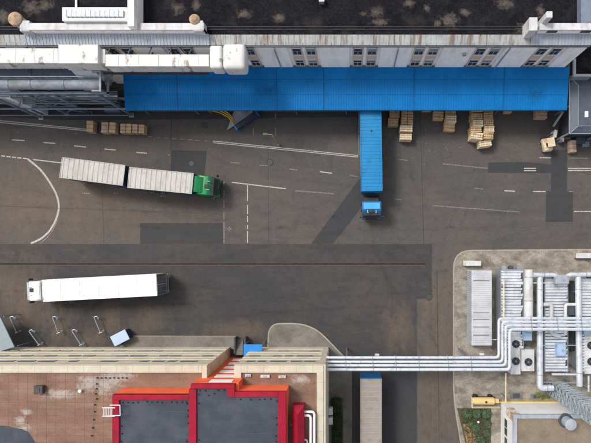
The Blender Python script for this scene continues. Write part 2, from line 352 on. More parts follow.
for a, b in [((168, 154.8), (171, 155)), ((230.5, 162.5), (240, 163)), ((259.7, 165.3), (270, 165.8)), ((289, 169), (298, 170)), ((350, 175.5), (357.5, 176.5)),
             ((399, 159.5), (408, 160.3)), ((82, 193), (90, 193.5)), ((113, 193), (119, 193.6)), ((295, 190.7), (334, 193.7)), ((432, 205.6), (445, 206.4)),
             ((443.5, 163.8), (488, 168.4)), ((568, 158), (588, 158.3)), ((474, 188.2), (483, 189)), ((569, 191.5), (573.5, 191.5)), ((446, 206.6), (519.7, 212)),
             ((160, 196), (166, 196.3)), ((253.3, 128), (253.3, 135)), ((275.6, 113), (275.6, 119)), ((275.6, 128), (275.6, 136)), ((227.5, 229), (231.5, 229)), ((229.4, 226.8), (229.4, 231.2)),
             ((358.6, 112), (358.9, 155.2)), ((395, 199), (401, 199.5)), ((224, 222), (224, 243))]:
    line(faded, a, b, .95, .012)
for x0 in range(148, 210, 8): line(faded, (x0, 136.5+(x0-148)*.075), (x0+4.5, 137+(x0-148)*.075), .8)
for y0, y1 in [(182, 186), (191, 197), (200, 208), (212, 219.5)]: line(faded, (224, y0), (224, y1), 1.0)
for y0, y1 in [(184, 201), (205, 214), (216, 222), (225, 229), (231, 243)]: line(solid, (247.6, y0), (247.6, y1), 1.05)
def arc_strip(mb, pts, wpx, z=.012, taper=False):
    q = rpath([(*P(x, y, z), z) for x, y in pts], 3.0, 6); n = len(q); L = []; Rr = []
    for i, p in enumerate(q):
        d = (q[min(i+1, n-1)]-q[max(i-1, 0)]); d.normalize(); nr = Vector((-d.y, d.x, 0))*wpx*H/F/2
        L.append(p+nr); Rr.append(p-nr)
    mb.add([tuple(v) for v in L+Rr], [(i, i+1, n+i+1, n+i) for i in range(n-1)])
arc_strip(solid, [(27.4, 158.7), (34, 164), (40.6, 169.6), (47, 178), (52, 186), (56.3, 194), (58.4, 201.4), (59, 208), (57.9, 214), (55, 222), (49, 232), (41, 239), (31, 243.4)], 1.9)
arc_strip(faded, [(57.6, 220), (53.5, 229), (48, 237), (40, 243.6)], 1.0, .016)
upnorm(solid.build('road_markings', PAINT, kind='structure'))
upnorm(faded.build('faded_road_markings', PAINTF, kind='structure'))
seam = MB()
for a, b, wd in [((268, 150), (268.3, 243), .55), ((171.5, 110), (170.5, 165), .9), ((0, 206), (220, 214), .3), ((420, 112), (424, 250), .4),
                 ((100, 140), (104, 243), .3), ((437, 270), (439, 440), .4), ((300, 266), (303, 325), .35)]:
    line(seam, a, b, wd, .016)
upnorm(seam.build('tar_seams', mat('tar', (.03, .028, .028), .6, .2, 2), kind='structure'))

# tyre marks: thin rubber film, partly see-through
m = bpy.data.materials.new('tyre_rubber_film'); m.use_nodes = True; n_ = m.node_tree.nodes; l_ = m.node_tree.links
tr = n_.new('ShaderNodeBsdfTransparent'); mx_ = n_.new('ShaderNodeMixShader'); tn = n_.new('ShaderNodeTexNoise'); tn.inputs['Scale'].default_value = 1.2; tn.inputs['Detail'].default_value = 8; tn.inputs['Roughness'].default_value = .8
gp_ = n_.new('ShaderNodeNewGeometry'); l_.new(gp_.outputs['Position'], tn.inputs['Vector']); mr_ = n_.new('ShaderNodeMapRange'); l_.new(tn.outputs['Fac'], mr_.inputs[0])
for i_, v_ in enumerate((.44, .72, .0, .17)): mr_.inputs[i_+1].default_value = v_
n_['Principled BSDF'].inputs['Base Color'].default_value = (.03, .028, .028, 1); n_['Principled BSDF'].inputs['Roughness'].default_value = .8
l_.new(mr_.outputs[0], mx_.inputs[0]); l_.new(tr.outputs[0], mx_.inputs[1]); l_.new(n_['Principled BSDF'].outputs[0], mx_.inputs[2]); l_.new(mx_.outputs[0], n_['Material Output'].inputs['Surface'])
tm = MB(); zt_ = .018
tracks = [[(-20, 275), (150, 280), (300, 300), (400, 340), (425, 430)], [(-20, 292), (200, 288), (420, 276), (600, 236)], [(-20, 205), (160, 212), (330, 235), (500, 225), (620, 215)], [(372, 225), (376, 262), (350, 292), (230, 300), (60, 312)],
          [(372, 240), (392, 290), (436, 330), (442, 440)], [(-20, 180), (60, 196), (200, 222), (330, 205), (372, 160)], [(400, 118), (410, 180), (440, 215), (620, 205)], [(230, 190), (330, 215), (430, 260), (437, 430)],
          [(40, 345), (75, 300), (120, 270), (260, 230), (420, 200), (620, 195)], [(20, 350), (40, 300), (20, 250), (-20, 235)], [(170, 130), (260, 160), (420, 180), (620, 150)], [(480, 160), (450, 220), (430, 300), (430, 440)], [(-20, 320), (120, 300), (260, 312), (400, 306), (425, 350), (428, 440)]]
for tk in tracks:
    for off in (0, 15.5):
        arc_strip(tm, [(x+off*.35, y+off) for x, y in tk], 3.6, zt_); zt_ += .0006
upnorm(tm.build('tyre_marks', m, kind='structure'))
# slot drain along the yard
d = thing('drain_channel', 'long rusty slot drain running straight across the dark asphalt', 'drain', P3(200, 264.3, 0))
mb = MB(); a = P(-80, 264, 0); b = P(425, 264, 0)
mb.box(a[0], a[1]-.13, .004, b[0], b[1]+.13, .045); mb.build('channel', RUST, d, world=True)
mb = MB(); mb.box(a[0], a[1]-.24, .006, b[0], a[1]-.14, .025); mb.box(a[0], a[1]+.14, .006, b[0], a[1]+.17, .025); mb.build('edging', mat('drain_edging', (.085, .074, .068), .8, .25, 2), d, world=True)

# pavements with kerbs
def pavement(name, pts, m, kerb=KERB, kw=.16, h=.13, skip=()):
    q = [Vector(p) for p in pts]
    mb = MB(); mb.prism([tuple(v) for v in q], 0.0, h); mb.build(name, m, kind='structure')
    n = len(q); mb = MB()
    for i in range(n):
        if i in skip: continue
        a, b = q[i], q[(i+1) % n]; d = (b-a); 
        if d.length < .01: continue
        d.normalize(); nr = Vector((-d.y, d.x))*kw/2
        mb.prism([tuple(a-nr-d*.02), tuple(b-nr+d*.02), tuple(b+nr+d*.02), tuple(a+nr-d*.02)], -.01, h+.012+.0006*i)
    mb.build('kerb', kerb, kind='structure')
def rcorner(pts, r, n=6): 
    q = rpath([(x, y, 0) for x, y in pts], r, n); return [(v.x, v.y) for v in q]
pv = rcorner(pp([(467, 480), (453.5, 400), (453.5, 250.5), (700, 249)], 0), 2.3)
pavement('pavement', pv+pp([(700, 480)], 0), CONC, skip=(len(pv)-1, len(pv)))
pv = rcorner(pp([(268, 350), (269, 323.5), (312, 323.5), (352, 365)], 0), 3.2)
pavement('pavement', pv+pp([(352, 480), (300, 480), (300, 350)], 0), CONC2, skip=(len(pv)-1, len(pv), len(pv)+1, len(pv)+2))
pavement('pavement', pp([(132, 336), (236, 336.5), (236, 349), (118, 349)], 0), CONC2, KERBR, skip=(1, 2, 3))

# ------------------------------------------------------------------ top factory building
ZR = 10.8; WY = 21.6
XL, XR = -62, P(589, 0, ZR)[0]
tb = thing('factory_building', 'long off-white factory hall with black flat roof behind the blue canopy', 'building', (0, WY, 0))
MB().box(XL, WY, 0, XR, 60, ZR-.25).build('wall', FACADE, tb, world=True)
MB().box(XL, WY+.85, ZR-.25, XR-.2, 60, ZR-.02).build('roof', ROOFBLK, tb, world=True)
mb = MB(); mb.add([(XL, WY-.12, ZR+.02), (XR+.1, WY-.12, ZR+.02), (XR+.1, WY+.84, ZR+.30), (XL, WY+.84, ZR+.30), (XL, WY-.12, ZR-.15), (XR+.1, WY-.12, ZR-.15), (XR+.1, WY+.84, ZR-.2), (XL, WY+.84, ZR-.2)],
                   [(0, 1, 2, 3), (4, 5, 6, 7), (0, 1, 5, 4), (1, 2, 6, 5), (2, 3, 7, 6), (3, 0, 4, 7)])
x = XL
while x < XR: mb.box(x, WY-.11, ZR+.03, x+.03, WY+.1, ZR+.1); x += 1.0
x = XL
while x < XR-.1:
    mb.add([(x, WY-.11, ZR+.03), (x+.05, WY-.11, ZR+.03), (x+.05, WY+.83, ZR+.335), (x, WY+.83, ZR+.335), (x, WY-.11, ZR), (x+.05, WY-.11, ZR), (x+.05, WY+.83, ZR+.2), (x, WY+.83, ZR+.2)],
           [(0, 1, 2, 3), (4, 5, 6, 7), (0, 1, 5, 4), (1, 2, 6, 5), (2, 3, 7, 6), (3, 0, 4, 7)]); x += .55
mb.build('eaves_strip', EAVE, tb, world=True)
MB().box(XL, WY-.30, ZR-.16, XR+.12, WY-.13, ZR+.0).build('gutter', STEELD, tb, world=True)
mb = MB()
for yy in (WY+1.5, WY+1.75): mb.box(XL, yy, ZR-.02, XR-.3, yy+.06, ZR+.04)
mb.build('roof_cable', mat('roof_cable_grey', (.045, .042, .042), .6, .2), tb, world=True)
# windows: pairs of columns, two storeys, tan spandrels
gx = [.87+6.62*k for k in range(-9, 4)]
for x0 in gx:
    for xc in (x0, x0+1.52):
        MB().box(xc-.58, WY-.05, 5.4, xc+.58, WY-.002, 9.95).build('spandrel', SPAN, tb, world=True)
        for z0, z1 in ((5.3, 7.0), (8.3, 9.95)):
            fr = MB(); a, b = xc-.5, xc+.5
            fr.box(a, WY-.09, z0, a+.04, WY-.055, z1).box(b-.04, WY-.13, z0, b, WY-.055, z1)
            fr.box(a+.07, WY-.13, z0, b-.07, WY-.055, z0+.09).box(a+.07, WY-.13, z1-.07, b-.07, WY-.055, z1)
            fr.box(a+.07, WY-.10, z0+.95, b-.07, WY-.055, z0+1.01).box(xc-.02, WY-.10, z0+.1, xc+.02, WY-.055, z0+.94)
            f = fr.build('window', FRAMEW, tb, world=True)
            if random.random() < .45: MB().box(a+.05, WY-.0915, z1-.08-random.choice((.4, .65, .9)), b-.05, WY-.0905, z1-.08).build('blind', mat('blind_grey', (.22, .23, .24), .8, .2, 2), f, root=tb, world=True)
            MB().box(a+.07, WY-.09, z0+.09, b-.07, WY-.06, z1-.07).build('pane', GLASS, f, root=tb, world=True)
            MB().box(a-.06, WY-.16, z0-.08, b+.06, WY-.055, z0-.01).build('sill', FRAMEW, f, root=tb, world=True)
    xa = x0+1.52+.9; xb = min(x0+6.62-.9, XR)
    if xb > xa+.5:
        MB().box(xa, WY-.28, 0, xb, WY-.002, ZR-.3).build('pilaster', FACADE, tb, world=True, bevel=.04, seg=1)
for xc in (XR-8.15, -8.0, 5.1):
    MB().tube([(xc, WY-.36, 5.0), (xc, WY-.36, ZR-.2)], .07).build('downpipe', GALV, tb, world=True)
# wall lamp / vent seen on the facade
xv, _ = P(464.5, 51, 9.2); MB().tube([(xv, WY-.28, 9.2), (xv, WY-.55, 9.2)], .22, 14).build('wall_vent', GALV, tb, world=True)

def parapet(px0, px1, name_label, left_post=True, right_post=True, slots=False, kind='l'):
    x0, x1 = P(px0, 0, ZR+1)[0], P(px1, 0, ZR+1)[0]
    t = thing('roof_parapet', name_label, 'parapet', ((x0+x1)/2, WY+.9, ZR), 0, 'raised parapets on the black roof')
    mb = MB(); y0 = WY-.18
    mb.add([(x0, y0, ZR+.12), (x1, y0, ZR+.12), (x1, WY+.84, ZR+.48), (x0, WY+.84, ZR+.48), (x0, y0, ZR+.05), (x1, y0, ZR+.05), (x1, WY+.84, ZR+.35), (x0, WY+.84, ZR+.35)],
           [(0, 1, 2, 3), (7, 6, 5, 4), (4, 5, 1, 0), (5, 6, 2, 1), (6, 7, 3, 2), (7, 4, 0, 3)])
    mb.build('apron', EAVEB, t, world=True)
    mb = MB(); x = x0+.1
    while x < x1-.1:
        mb.add([(x, y0+.01, ZR+.12), (x+.05, y0+.01, ZR+.12), (x+.05, WY+.83, ZR+.48), (x, WY+.83, ZR+.48), (x, y0+.01, ZR+.16), (x+.05, y0+.01, ZR+.16), (x+.05, WY+.83, ZR+.53), (x, WY+.83, ZR+.53)],
               [(3, 2, 1, 0), (4, 5, 6, 7), (0, 1, 5, 4), (1, 2, 6, 5), (2, 3, 7, 6), (3, 0, 4, 7)]); x += .34
    mb.build('apron_ribs', GALV, t, world=True)
    MB().box(x0+.5, WY+.86, ZR-.02, x1-.3, WY+1.2, ZR+1.25).build('upstand_wall', FACADE, t, world=True)
    MB().box(x0+.4, WY+.80, ZR+1.26, x1-.2, WY+1.5, ZR+1.4).build('coping', WHITEW, t, world=True, bevel=.02, seg=1)
    return t, x0, x1
t, x0, x1 = parapet(20, 207, 'pale raised parapet with ribbed apron, on the left of the black roof')
for xx in (x0+.2, x1-1.3):
    MB().box(xx, WY+.7, ZR, xx+1.0, WY+1.8, ZR+1.35).build('pier', WHITEW, t, world=True, bevel=.04, seg=1)
t, x0, x1 = parapet(534, 640, 'pale raised parapet with dark slots, on the right end of the black roof')
MB().box(P(528.6, 0, 12.5)[0], WY+.5, ZR, P(537, 0, 12.5)[0], WY+1.85, ZR+1.9).build('pier', WHITEW, t, world=True, bevel=.04, seg=1)
MB().box(P(545, 0, 13)[0], WY+1.45, ZR, P(551, 0, 13)[0], WY+2.1, ZR+2.6).build('pier', WHITEW, t, world=True, bevel=.04, seg=1)
for a in (548, 582): MB().box(P(a, 0, 12)[0], WY+.80, ZR+.75, P(a+10, 0, 12)[0], WY+.858, ZR+1.15).build('slot', GLASS, t, world=True)

def round_vent(px, py, r, lab):
    z = 12.35; c = P(px, py, z); t = thing('roof_chimney', lab, 'chimney', (c[0], c[1], ZR), 0, 'round capped chimneys on the black roof')
    MB().cyl(c, r*.8, ZR, z-.35, 24).build('shaft', WHITEW, t, world=True, smooth=True)
    mb = MB(); mb.cyl(c, r, z-.34, z-.1, 28, r*.96).cyl(c, r*.96, z-.099, z+.12, 28, r*.5)
    mb.build('cap', mat('cap_tan', (.36, .25, .16), .9, .35, 2.5, fine=.2), t, world=True, smooth=True)
round_vent(14, 18, .72, 'round tan-capped chimney at the far left end of the parapet')
round_vent(194, 18.5, .55, 'smaller round tan-capped chimney at the right end of the left parapet')

t = thing('roof_monitor', 'white roof lantern with long bluish skylight on the black roof', 'skylight', (*P(95, 15, ZR), ZR))
a = P(62, 20.5, 12.6); b = P(127, 7, 12.6)
MB().box(a[0], a[1], ZR, b[0], b[1], 12.6).build('housing', WHITE, t, world=True, bevel=.03, seg=1)
a = P(66.5, 16.5, 12.75); b = P(123, 10.3, 12.75); MB().box(a[0], a[1], 12.6, b[0], b[1], 12.78).build('skylight', EAVEB, t, world=True)
mb = MB()
for i in range(13): x = a[0]+(b[0]-a[0])*i/12; mb.box(x-.03, a[1]-.03, 12.61, x+.03, b[1]+.03, 12.83)
mb.build('glazing_bar', GALV, t, world=True)
a = P(127.3, 26, 12.9); b = P(134, -30, 12.9); MB().box(a[0], a[1], ZR, b[0], b[1], 12.9).build('side_wall', FACADE, t, world=True, bevel=.03, seg=1)
# small roof furniture
for i, (px, py, wd, dp, h, lab, m) in enumerate([(322, 2, .5, .5, .6, 'small grey roof outlet near the top edge of the black roof', GALV),
                                                (586, 8, 1.9, 5.6, .9, 'grey roof plant box in the top right corner', STEEL),
                                                (77, 3, .12, 3.4, .1, 'thin upright rail north of the white roof lantern', GALV)]):
    c = P(px, py, ZR); t = thing(('roof_outlet', 'plant_box', 'roof_rail')[i], lab, ('roof outlet', 'plant box', 'rail')[i], (c[0], c[1], ZR))
    MB().box(-wd/2, -dp/2, 0, wd/2, dp/2, h).build('body', m, t, bevel=.02, seg=1)
    MB().box(-wd/2-.04, -dp/2-.04, h+.002, wd/2+.04, dp/2+.04, h+.06).build('lid', m, t)
def blob(cx, cy, r, n=26, sx=1, jag=.45):
    ph = [random.random()*6.28 for _ in range(4)]
    out = []
    for i in range(n):
        a = 2*math.pi*i/n; k = 1+jag*(.5*math.sin(2*a+ph[0])+.35*math.sin(3*a+ph[1])+.3*math.sin(5*a+ph[2])+.25*math.sin(8*a+ph[3]))
        out.append((cx+r*k*math.cos(a)*sx, cy+r*k*math.sin(a)))
    return out
# ------------------------------------------------------------------ blue canopy
cx0, cx1 = P(125, 110, 4.8)[0], P(567, 110, 4.8)[0]; cyf = P(0, 109.6, 4.8)[1]
t = thing('loading_canopy', 'long bright blue corrugated canopy along the factory wall', 'canopy', ((cx0+cx1)/2, cyf, 0))
xs = []; x = cx0; pitch = .30
prof = []
while x < cx1-pitch:
    for dx, dz in ((0, 0), (.19, 0), (.215, .026), (.275, .026)): prof.append((x+dx, dz))
    x += pitch
prof.append((cx1, 0))
rows = [(cyf, 4.8), (cyf+1.7, 5.0), (cyf+3.4, 5.2), (WY-.29, 5.42)]
vs = []; fs = []; n = len(prof)
for k, (y, z) in enumerate(rows):
    for (x, dz) in prof: vs.append((x, y, z+dz))
for k in range(len(rows)-1):
    for i in range(n-1): fs.append((k*n+i, k*n+i+1, (k+1)*n+i+1, (k+1)*n+i))
o = MB().add(vs, fs).build('roof_sheet', BLUEC, t, world=True); upnorm(o)
BLUED = mat('blue_sheet_edge', (.002, .075, .22), .6, .2, .8, spec=.15)
for y, z in ((cyf+1.7, 5.03), (cyf+3.4, 5.23)): MB().box(cx0, y-.02, z-.02, cx1, y+.02, z).build('sheet_lap', BLUED, t, world=True)
for k in (6.2, 17.9, 23.4, 34.0, 44.5):
    MB().add([(cx0+k, cyf, 4.835), (cx0+k+.06, cyf, 4.835), (cx0+k+.06, WY-.3, 5.455), (cx0+k, WY-.3, 5.455)], [(0, 1, 2, 3)]).build('sheet_seam', BLUED, t, world=True)
mb = MB(); mb.box(cx0, cyf-.05, 4.55, cx1, cyf+.03, 4.78); mb.build('fascia', BLUEC, t, world=True)
mb = MB()
for y, z in ((cyf+.5, 4.72), (cyf+2.5, 4.92), (cyf+4.3, 5.12)): mb.box(cx0, y, z-.12, cx1, y+.08, z+.0)
mb.build('purlin', STEELD, t, world=True)
for k in range(9):
    x = cx0+.8+k*(cx1-cx0-1.6)/8; MB().tube([(x, cyf+.9, 0), (x, cyf+.9, 4.66)], .09, 8).build('post', STEEL, t, world=True)
# ------------------------------------------------------------------ crates
def make_crate(m, px, py):
    t = thing('wooden_crate', 'x', 'crate')
    mb = MB()
    mb.box(-.48, -.47, .13, .48, .47, .93)
    for i in range(5):
        z = .15+i*.155
        mb.box(-.5, -.5, z, .5, -.47, z+.13).box(-.5, .47, z, .5, .5, z+.13).box(-.5, -.468, z, -.482, .468, z+.13).box(.482, -.468, z, .5, .468, z+.13)
    mb.build('body', m, t)
    mb = MB()
    for i in range(5):
        x = -.5+i*.2025; mb.box(x, -.505+random.random()*.015, .935, x+.175, .505-random.random()*.015, .955+random.random()*.02)
    mb.build('lid', m, t)
    for y in (-.40, .38): MB().box(-.505, y-.05, .978, .505, y+.05, 1.0).build('batten', m, t)
    mb = MB()
    for y in (-.18, .17): mb.box(-.508, y-.012, .1, .508, y+.012, .99)
    mb.build('strap', STEELD, t)
    mb = MB()
    for y in (-.44, 0, .44): mb.box(-.5, y-.06, 0, .5, y+.06, .1)
    mb.v = mb.v; mb.prism([(-.5, -.5), (.5, -.5), (.5, .5), (-.5, .5)], .095, .125)
    mb.build('pallet', WOODD, t)
    return t
CR = {}
for k, m in (('w', WOOD), ('p', WOODP), ('r', WOODR)): CR[k] = [make_crate(m, 0, 0), False]
def crate(k, px, py, zb, wpx, dpx, h, rot, label, group):
    z = zb+h; s = (H-z)/F
    x, y = P(px, py, z)
    src, used = CR[k]
    o = src if not used else copy_tree(src); CR[k][1] = True
    o.location = (x, y, zb); o.rotation_euler = (0, 0, R(rot)); o.scale = (wpx*s, dpx*s, h)
    o['label'] = label; o['group'] = group; o['category'] = 'crate'
ordn = ['first', 'second', 'third', 'fourth', 'fifth', 'sixth', 'seventh']
for i, (a, b, y0, y1) in enumerate([(86.3, 92.7, 120.6, 131.6), (101.2, 107.8, 122, 132.6), (109, 115.2, 122.2, 132.4), (120.2, 125.4, 123.6, 132.8), (126, 131, 123.6, 132.8), (132.2, 137.2, 124, 132.8), (138.4, 143.8, 124.4, 133)]):
    crate('r' if i % 2 else 'w', (a+b)/2, (y0+y1)/2, 0, b-a, y1-y0, 1.15, -3+random.uniform(-2, 2), f'{ordn[i]} pinkish tan crate from the left in the row below the steel trestle', 'crates in a row by the trestle')
G = 'wooden crates stacked at the blue canopy'
lst = [ # kind, px,py(top centre), zbase, w,d(px), h, rot, label
 ('w', 394.8, 105, 0, 10.5, 8, 1.0, 0, 'shaded crate fully under the canopy edge, right of the blue trailer'),
 ('w', 394.6, 113.8, 0, 10, 7, 1.0, -2, 'brown crate at the canopy edge, nearest the blue trailer'),
 ('w', 393.2, 122, 0, 10.4, 7.6, .9, -3, 'brown crate in front of the one nearest the blue trailer'),
 ('w', 404.6, 113, 0, 5.6, 7.2, 1.5, 0, 'narrow left crate of the pair half under the canopy, second column'),
 ('w', 410.6, 113, 0, 5.4, 7.2, 1.5, 0, 'narrow right crate of the pair half under the canopy, second column'),
 ('w', 404.4, 120.6, 0, 5.6, 7.2, 1.6, 1, 'narrow left crate of the pair one row out from the canopy, in the second column'),
 ('w', 410.4, 120.8, 0, 5.4, 7.2, 1.5, -1, 'narrow right crate of the pair one row out from the canopy, in the second column'),
 ('p', 406.4, 128.2, 0, 12.4, 6.2, 1.7, -2, 'pale broken-topped crate second from the yard end of the second column'),
 ('p', 406.0, 136.6, 0, 11.8, 6.0, 1.4, -1, 'pale crate standing farthest out in the second column'),
 ('w', 438.6, 115, 0, 10.2, 8.0, 1.1, -2, 'short brown crate alone on the left of the two-column middle stack'),
 ('w', 451, 112.2, 0, 10, 6.6, 1.5, 0, 'brown crate under the canopy edge at the back of the middle stack'),
 ('p', 451.6, 118.6, 0, 10, 6.6, 1.9, -1, 'pale tall crate in the centre of the middle stack'),
 ('w', 449.6, 126.4, 0, 10.6, 8.6, .9, -4, 'low open brown crate at the front of the middle stack'),
 ('w', 477.8, 108, 0, 10.6, 7, 1.8, 0, 'crate mostly under the canopy at the back left of the big pile'),
 ('w', 477.4, 116.2, 0, 11, 6.2, 1.9, 0, 'second crate from the canopy in the left column of the big pile'),
 ('p', 478.4, 122.8, 0, 10, 6.2, 2.1, -2, 'pale crate with dark broken hole in its top, big pile'),
 ('w', 476.6, 129.2, 0, 10.6, 6.2, 2.0, 1, 'fourth crate from the canopy in the left column of the big pile'),
 ('p', 477.2, 135.8, 0, 11.6, 6.6, 2.0, -7, 'pale tilted crate at the end of the left column of the big pile'),
 ('w', 488.6, 108, 0, 9.4, 7, 1.7, 0, 'crate mostly under the canopy at the back right of the big pile'),
 ('w', 488.6, 115.4, 0, 9.4, 6.6, 1.9, 1, 'second crate from the canopy in the right column of the big pile'),
 ('w', 489, 122.2, 0, 9.6, 6.4, 2.0, -2, 'third crate from the canopy in the right column of the big pile'),
 ('p', 489.6, 128.8, 0, 9.6, 5.8, 2.0, 0, 'pale crate in the right column of the big pile, beside the fourth left one'),
 ('w', 488.8, 135.4, 0, 9.6, 6.8, 2.0, -3, 'end crate of the right column of the big pile'),
 ('p', 485.6, 143.2, 0, 12.2, 6.0, 1.5, 8, 'pale crate set askew in front of the big pile'),
 ('w', 472.2, 133, 0, 4, 10, 1.1, 2, 'low narrow crate leaning out at the left side of the big pile'),
 ('r', 508, 109.4, 0, 8, 6, .8, 0, 'low dark crate just showing under the canopy right of the big pile'),
 ('r', 541.6, 113.6, 0, 11.6, 8.6, 1.0, -3, 'brown crate under the right end of the canopy'),
 ('r', 573.4, 146, 0, 6, 12, .9, 2, 'narrow tan crate in the shade below the grey shelter'),
 ('r', 427, 107, 0, 9, 7, .8, 0, 'low crate hidden mostly by the canopy left of the middle stack'),
]
for L in lst: crate(*L, G)

# ------------------------------------------------------------------ vehicles (local frame: +x forward)
def wheels(root, xs, half=1.02, r=.5, dual=False):
    for x in xs:
        for s in (-1, 1):
            w_ = .3 if not dual else .55
            mb = MB(); mb.tube([(x, s*(half+.2)-s*w_, r), (x, s*(half+.2), r)], r, 22)
            t_ = mb.build('wheel', BLACK, root, smooth=True)
            MB().tube([(x, s*(half+.15), r), (x, s*(half+.215), r)], r*.55, 16).build('rim', GALV, t_)
def body_box(root, L, side, roof, M=None, rib=.55, nm='trailer_body', W=2.5, zt=4.0, z0=1.12, tarp=False, rear_mat=None):
    M = M or Matrix.Identity(4)
    b = MB(M).box(0, -W/2, z0, L, W/2, zt-(.14 if tarp else .05)).build(nm, side, root, bevel=.03, seg=1)
    mb = MB(M); nx = int(L/.12); ny = 12; vs = []
    for i in range(nx+1):
        for j in range(ny+1):
            x = .03+(L-.06)*i/nx; y = -W/2+.03+(W-.06)*j/ny
            z = zt-.035
            if tarp:
                ph = (x % rib)/rib; z += .014*(1-abs(2*ph-1))**2 + .003*math.sin(y*2.3+x*1.7)
            z -= .03*(2*y/W)**4
            vs.append((x, y, z))
    fs = [(i*(ny+1)+j, (i+1)*(ny+1)+j, (i+1)*(ny+1)+j+1, i*(ny+1)+j+1) for i in range(nx) for j in range(ny)]
    mb.add(vs, fs); r = mb.build('roof', roof, b, smooth=True); upnorm(r)
    mb = MB(M)
    for s in (-1, 1): mb.box(0, s*W/2-.05, zt-.07, L, s*W/2+.02, zt+.012)
    mb.box(0, -W/2+.051, zt-.07, .05, W/2-.051, zt+.01).box(L-.05, -W/2+.051, zt-.07, L, W/2-.051, zt+.01)
    if not tarp and rib:
        x = rib
        while x < L-.2: mb.box(x, -W/2+.06, zt-.06, x+.04, W/2-.06, zt-.005); x += rib
    mb.build('roof_edge', roof, b)
    if tarp:
        x = rib/2
        while x < L-.2: MB(M).box(x-.035, -W/2+.03, zt-.055, x+.035, W/2-.03, zt-.012).build('roof_bow', TARPD, b); x += rib
    mb = MB(M); mb.box(.3, -.55, .82, L-.1, -.4, z0-.01).box(.3, .4, .82, L-.1, .55, z0-.01).box(.02, -W/2+.1, .45, .15, W/2-.1, .6).box(.05, -.5, .6, .15, -.4, 1.1).box(.05, .4, .6, .15, .5, 1.1)
    mb.box(.3, -.41, .9, .4, .41, 1.0)
    mb.build('chassis', DARKM, root)
    mb = MB(M)
    for s in (-1, 1): mb.box(-.04, s*1.05-.14, .75, .0, s*1.05+.14, .92)
    mb.build('tail_light', mat('tail_lamp_red', (.35, .01, .01), .3), root)
    mb = MB(M)
    for s in (-1, 1): mb.box(4.6 if L > 10 else 2.2, s*(W/2-.05)-.02, .55, L-3.8 if L > 10 else L-2, s*(W/2-.05)+.02, .95)
    mb.build('side_guard', GALV, root)
    return b
def cab(root, x, cm, top=None, L=2.15, W=2.42, deflect=True, zt=3.35, fairing=True, slope=.35):
    prof = [(x, .75), (x+L-.05, .75), (x+L, 1.0), (x+L, 1.75), (x+L-slope, zt-.35), (x+L-slope-.35, zt-.02), (x+.3, zt+.05), (x, zt-.05)]
    b = MB().side(prof, -W/2, W/2).build('cab', cm, root, bevel=.09, seg=3, smooth=True)
    # windscreen on the raked front
    ax, az, bx, bz = x+L+.012-.02, 1.85, x+L-slope+.03, zt-.42
    mb = MB(); mb.side([(ax-.03, az), (ax+.012, az), (bx+.012, bz), (bx-.03, bz)], -W/2+.16, W/2-.16); mb.build('windscreen', GLASS, b, bevel=.01, seg=1)
    mb = MB(); mb.side([(bx-.12, bz+.06), (bx+.25, bz-.02), (bx+.26, bz+.03), (bx-.12, bz+.12)], -W/2+.1, W/2-.1); mb.build('sun_visor', DARKM if cm is not WHITE else GALV, b)
    for s in (-1, 1):
        mb = MB(); y = s*(W/2+.004); mb.side([(x+L-.95, 1.9), (x+L-.25, 1.9), (x+L-.55, zt-.5), (x+L-1.0, zt-.5)], y-.012*1, y+.012); mb.build('side_window', GLASS, b)
        mb = MB(); mb.box(x+L-.12, s*(W/2+.02), 2.55, x+L-.06, s*(W/2+.28), 2.6).box(x+L-.16, s*(W/2+.12), 1.95, x+L-.02, s*(W/2+.34), 2.75); mb.build('mirror', DARKM, b, bevel=.02, seg=1)
        MB().box(x+L-.0, s*.85-.2, .95, x+L+.035, s*.85+.2, 1.15).build('headlight', GALV, b)
        if fairing: MB().box(x-.35, s*(W/2-.03)-.02, .9, x+.03, s*(W/2-.03)+.02, zt-.2).build('side_fairing', cm, b)
    MB().box(x+L-.02, -W/2+.03, .4, x+L+.09, W/2-.03, .74).build('bumper', DARKM, b, bevel=.03, seg=1)
    MB().box(x+L-.0, -.8, 1.2, x+L+.03, .8, 1.62).build('grille', DARKM, b)
    MB().box(x+L*.42, -.36, zt+.03, x+L*.42+.45, .10, zt+.085).build('roof_hatch', DARKM, b, bevel=.015, seg=1)
    if deflect:
        mb = MB(); d0 = x+L*.38
        prof = [(x-.25, zt+.02), (x+.72, zt+.05), (x+.45, zt+.22), (x+.05, zt+.45), (x-.25, zt+.52)]
        mb.side(prof, -W/2+.18, W/2-.18); mb.build('roof_deflector', top or cm, b, bevel=.06, seg=2, smooth=True)
    for s in (-1, 1): MB().tube([(x+L*.55, s*.5, zt+.07), (x+L*.55+.35, s*.5, zt+.09)], .05, 8).build('air_horn', GALV, b)
    return b
def tractor_chassis(root, x0, x1):
    mb = MB()
    for s in (-1, 1): mb.box(x0, s*.42-.07, .75, x1, s*.42+.07, .98)
    mb.box(x0, -.35, .8, x0+.1, .35, .95)
    mb.cyl((x0+1.4, 0), .5, .99, 1.08, 20)
    mb.build('tractor_frame', DARKM, root)
    for s in (-1, 1): MB().tube([(x0+2.0, s*.95, .7), (x0+3.1, s*.95, .7)], .3, 14).build('fuel_tank', GALV, root, smooth=True)
    mb = MB()
    for s, c in ((-.25, 0), (0, 1), (.25, 2)): mb.tube(rpath([(x1-.5, s, 1.7), (x1-.85, s*1.2, 1.25), (x1-1.1, s, 1.7)], .3), .025, 6)
    mb.build('air_lines', RUST, root)

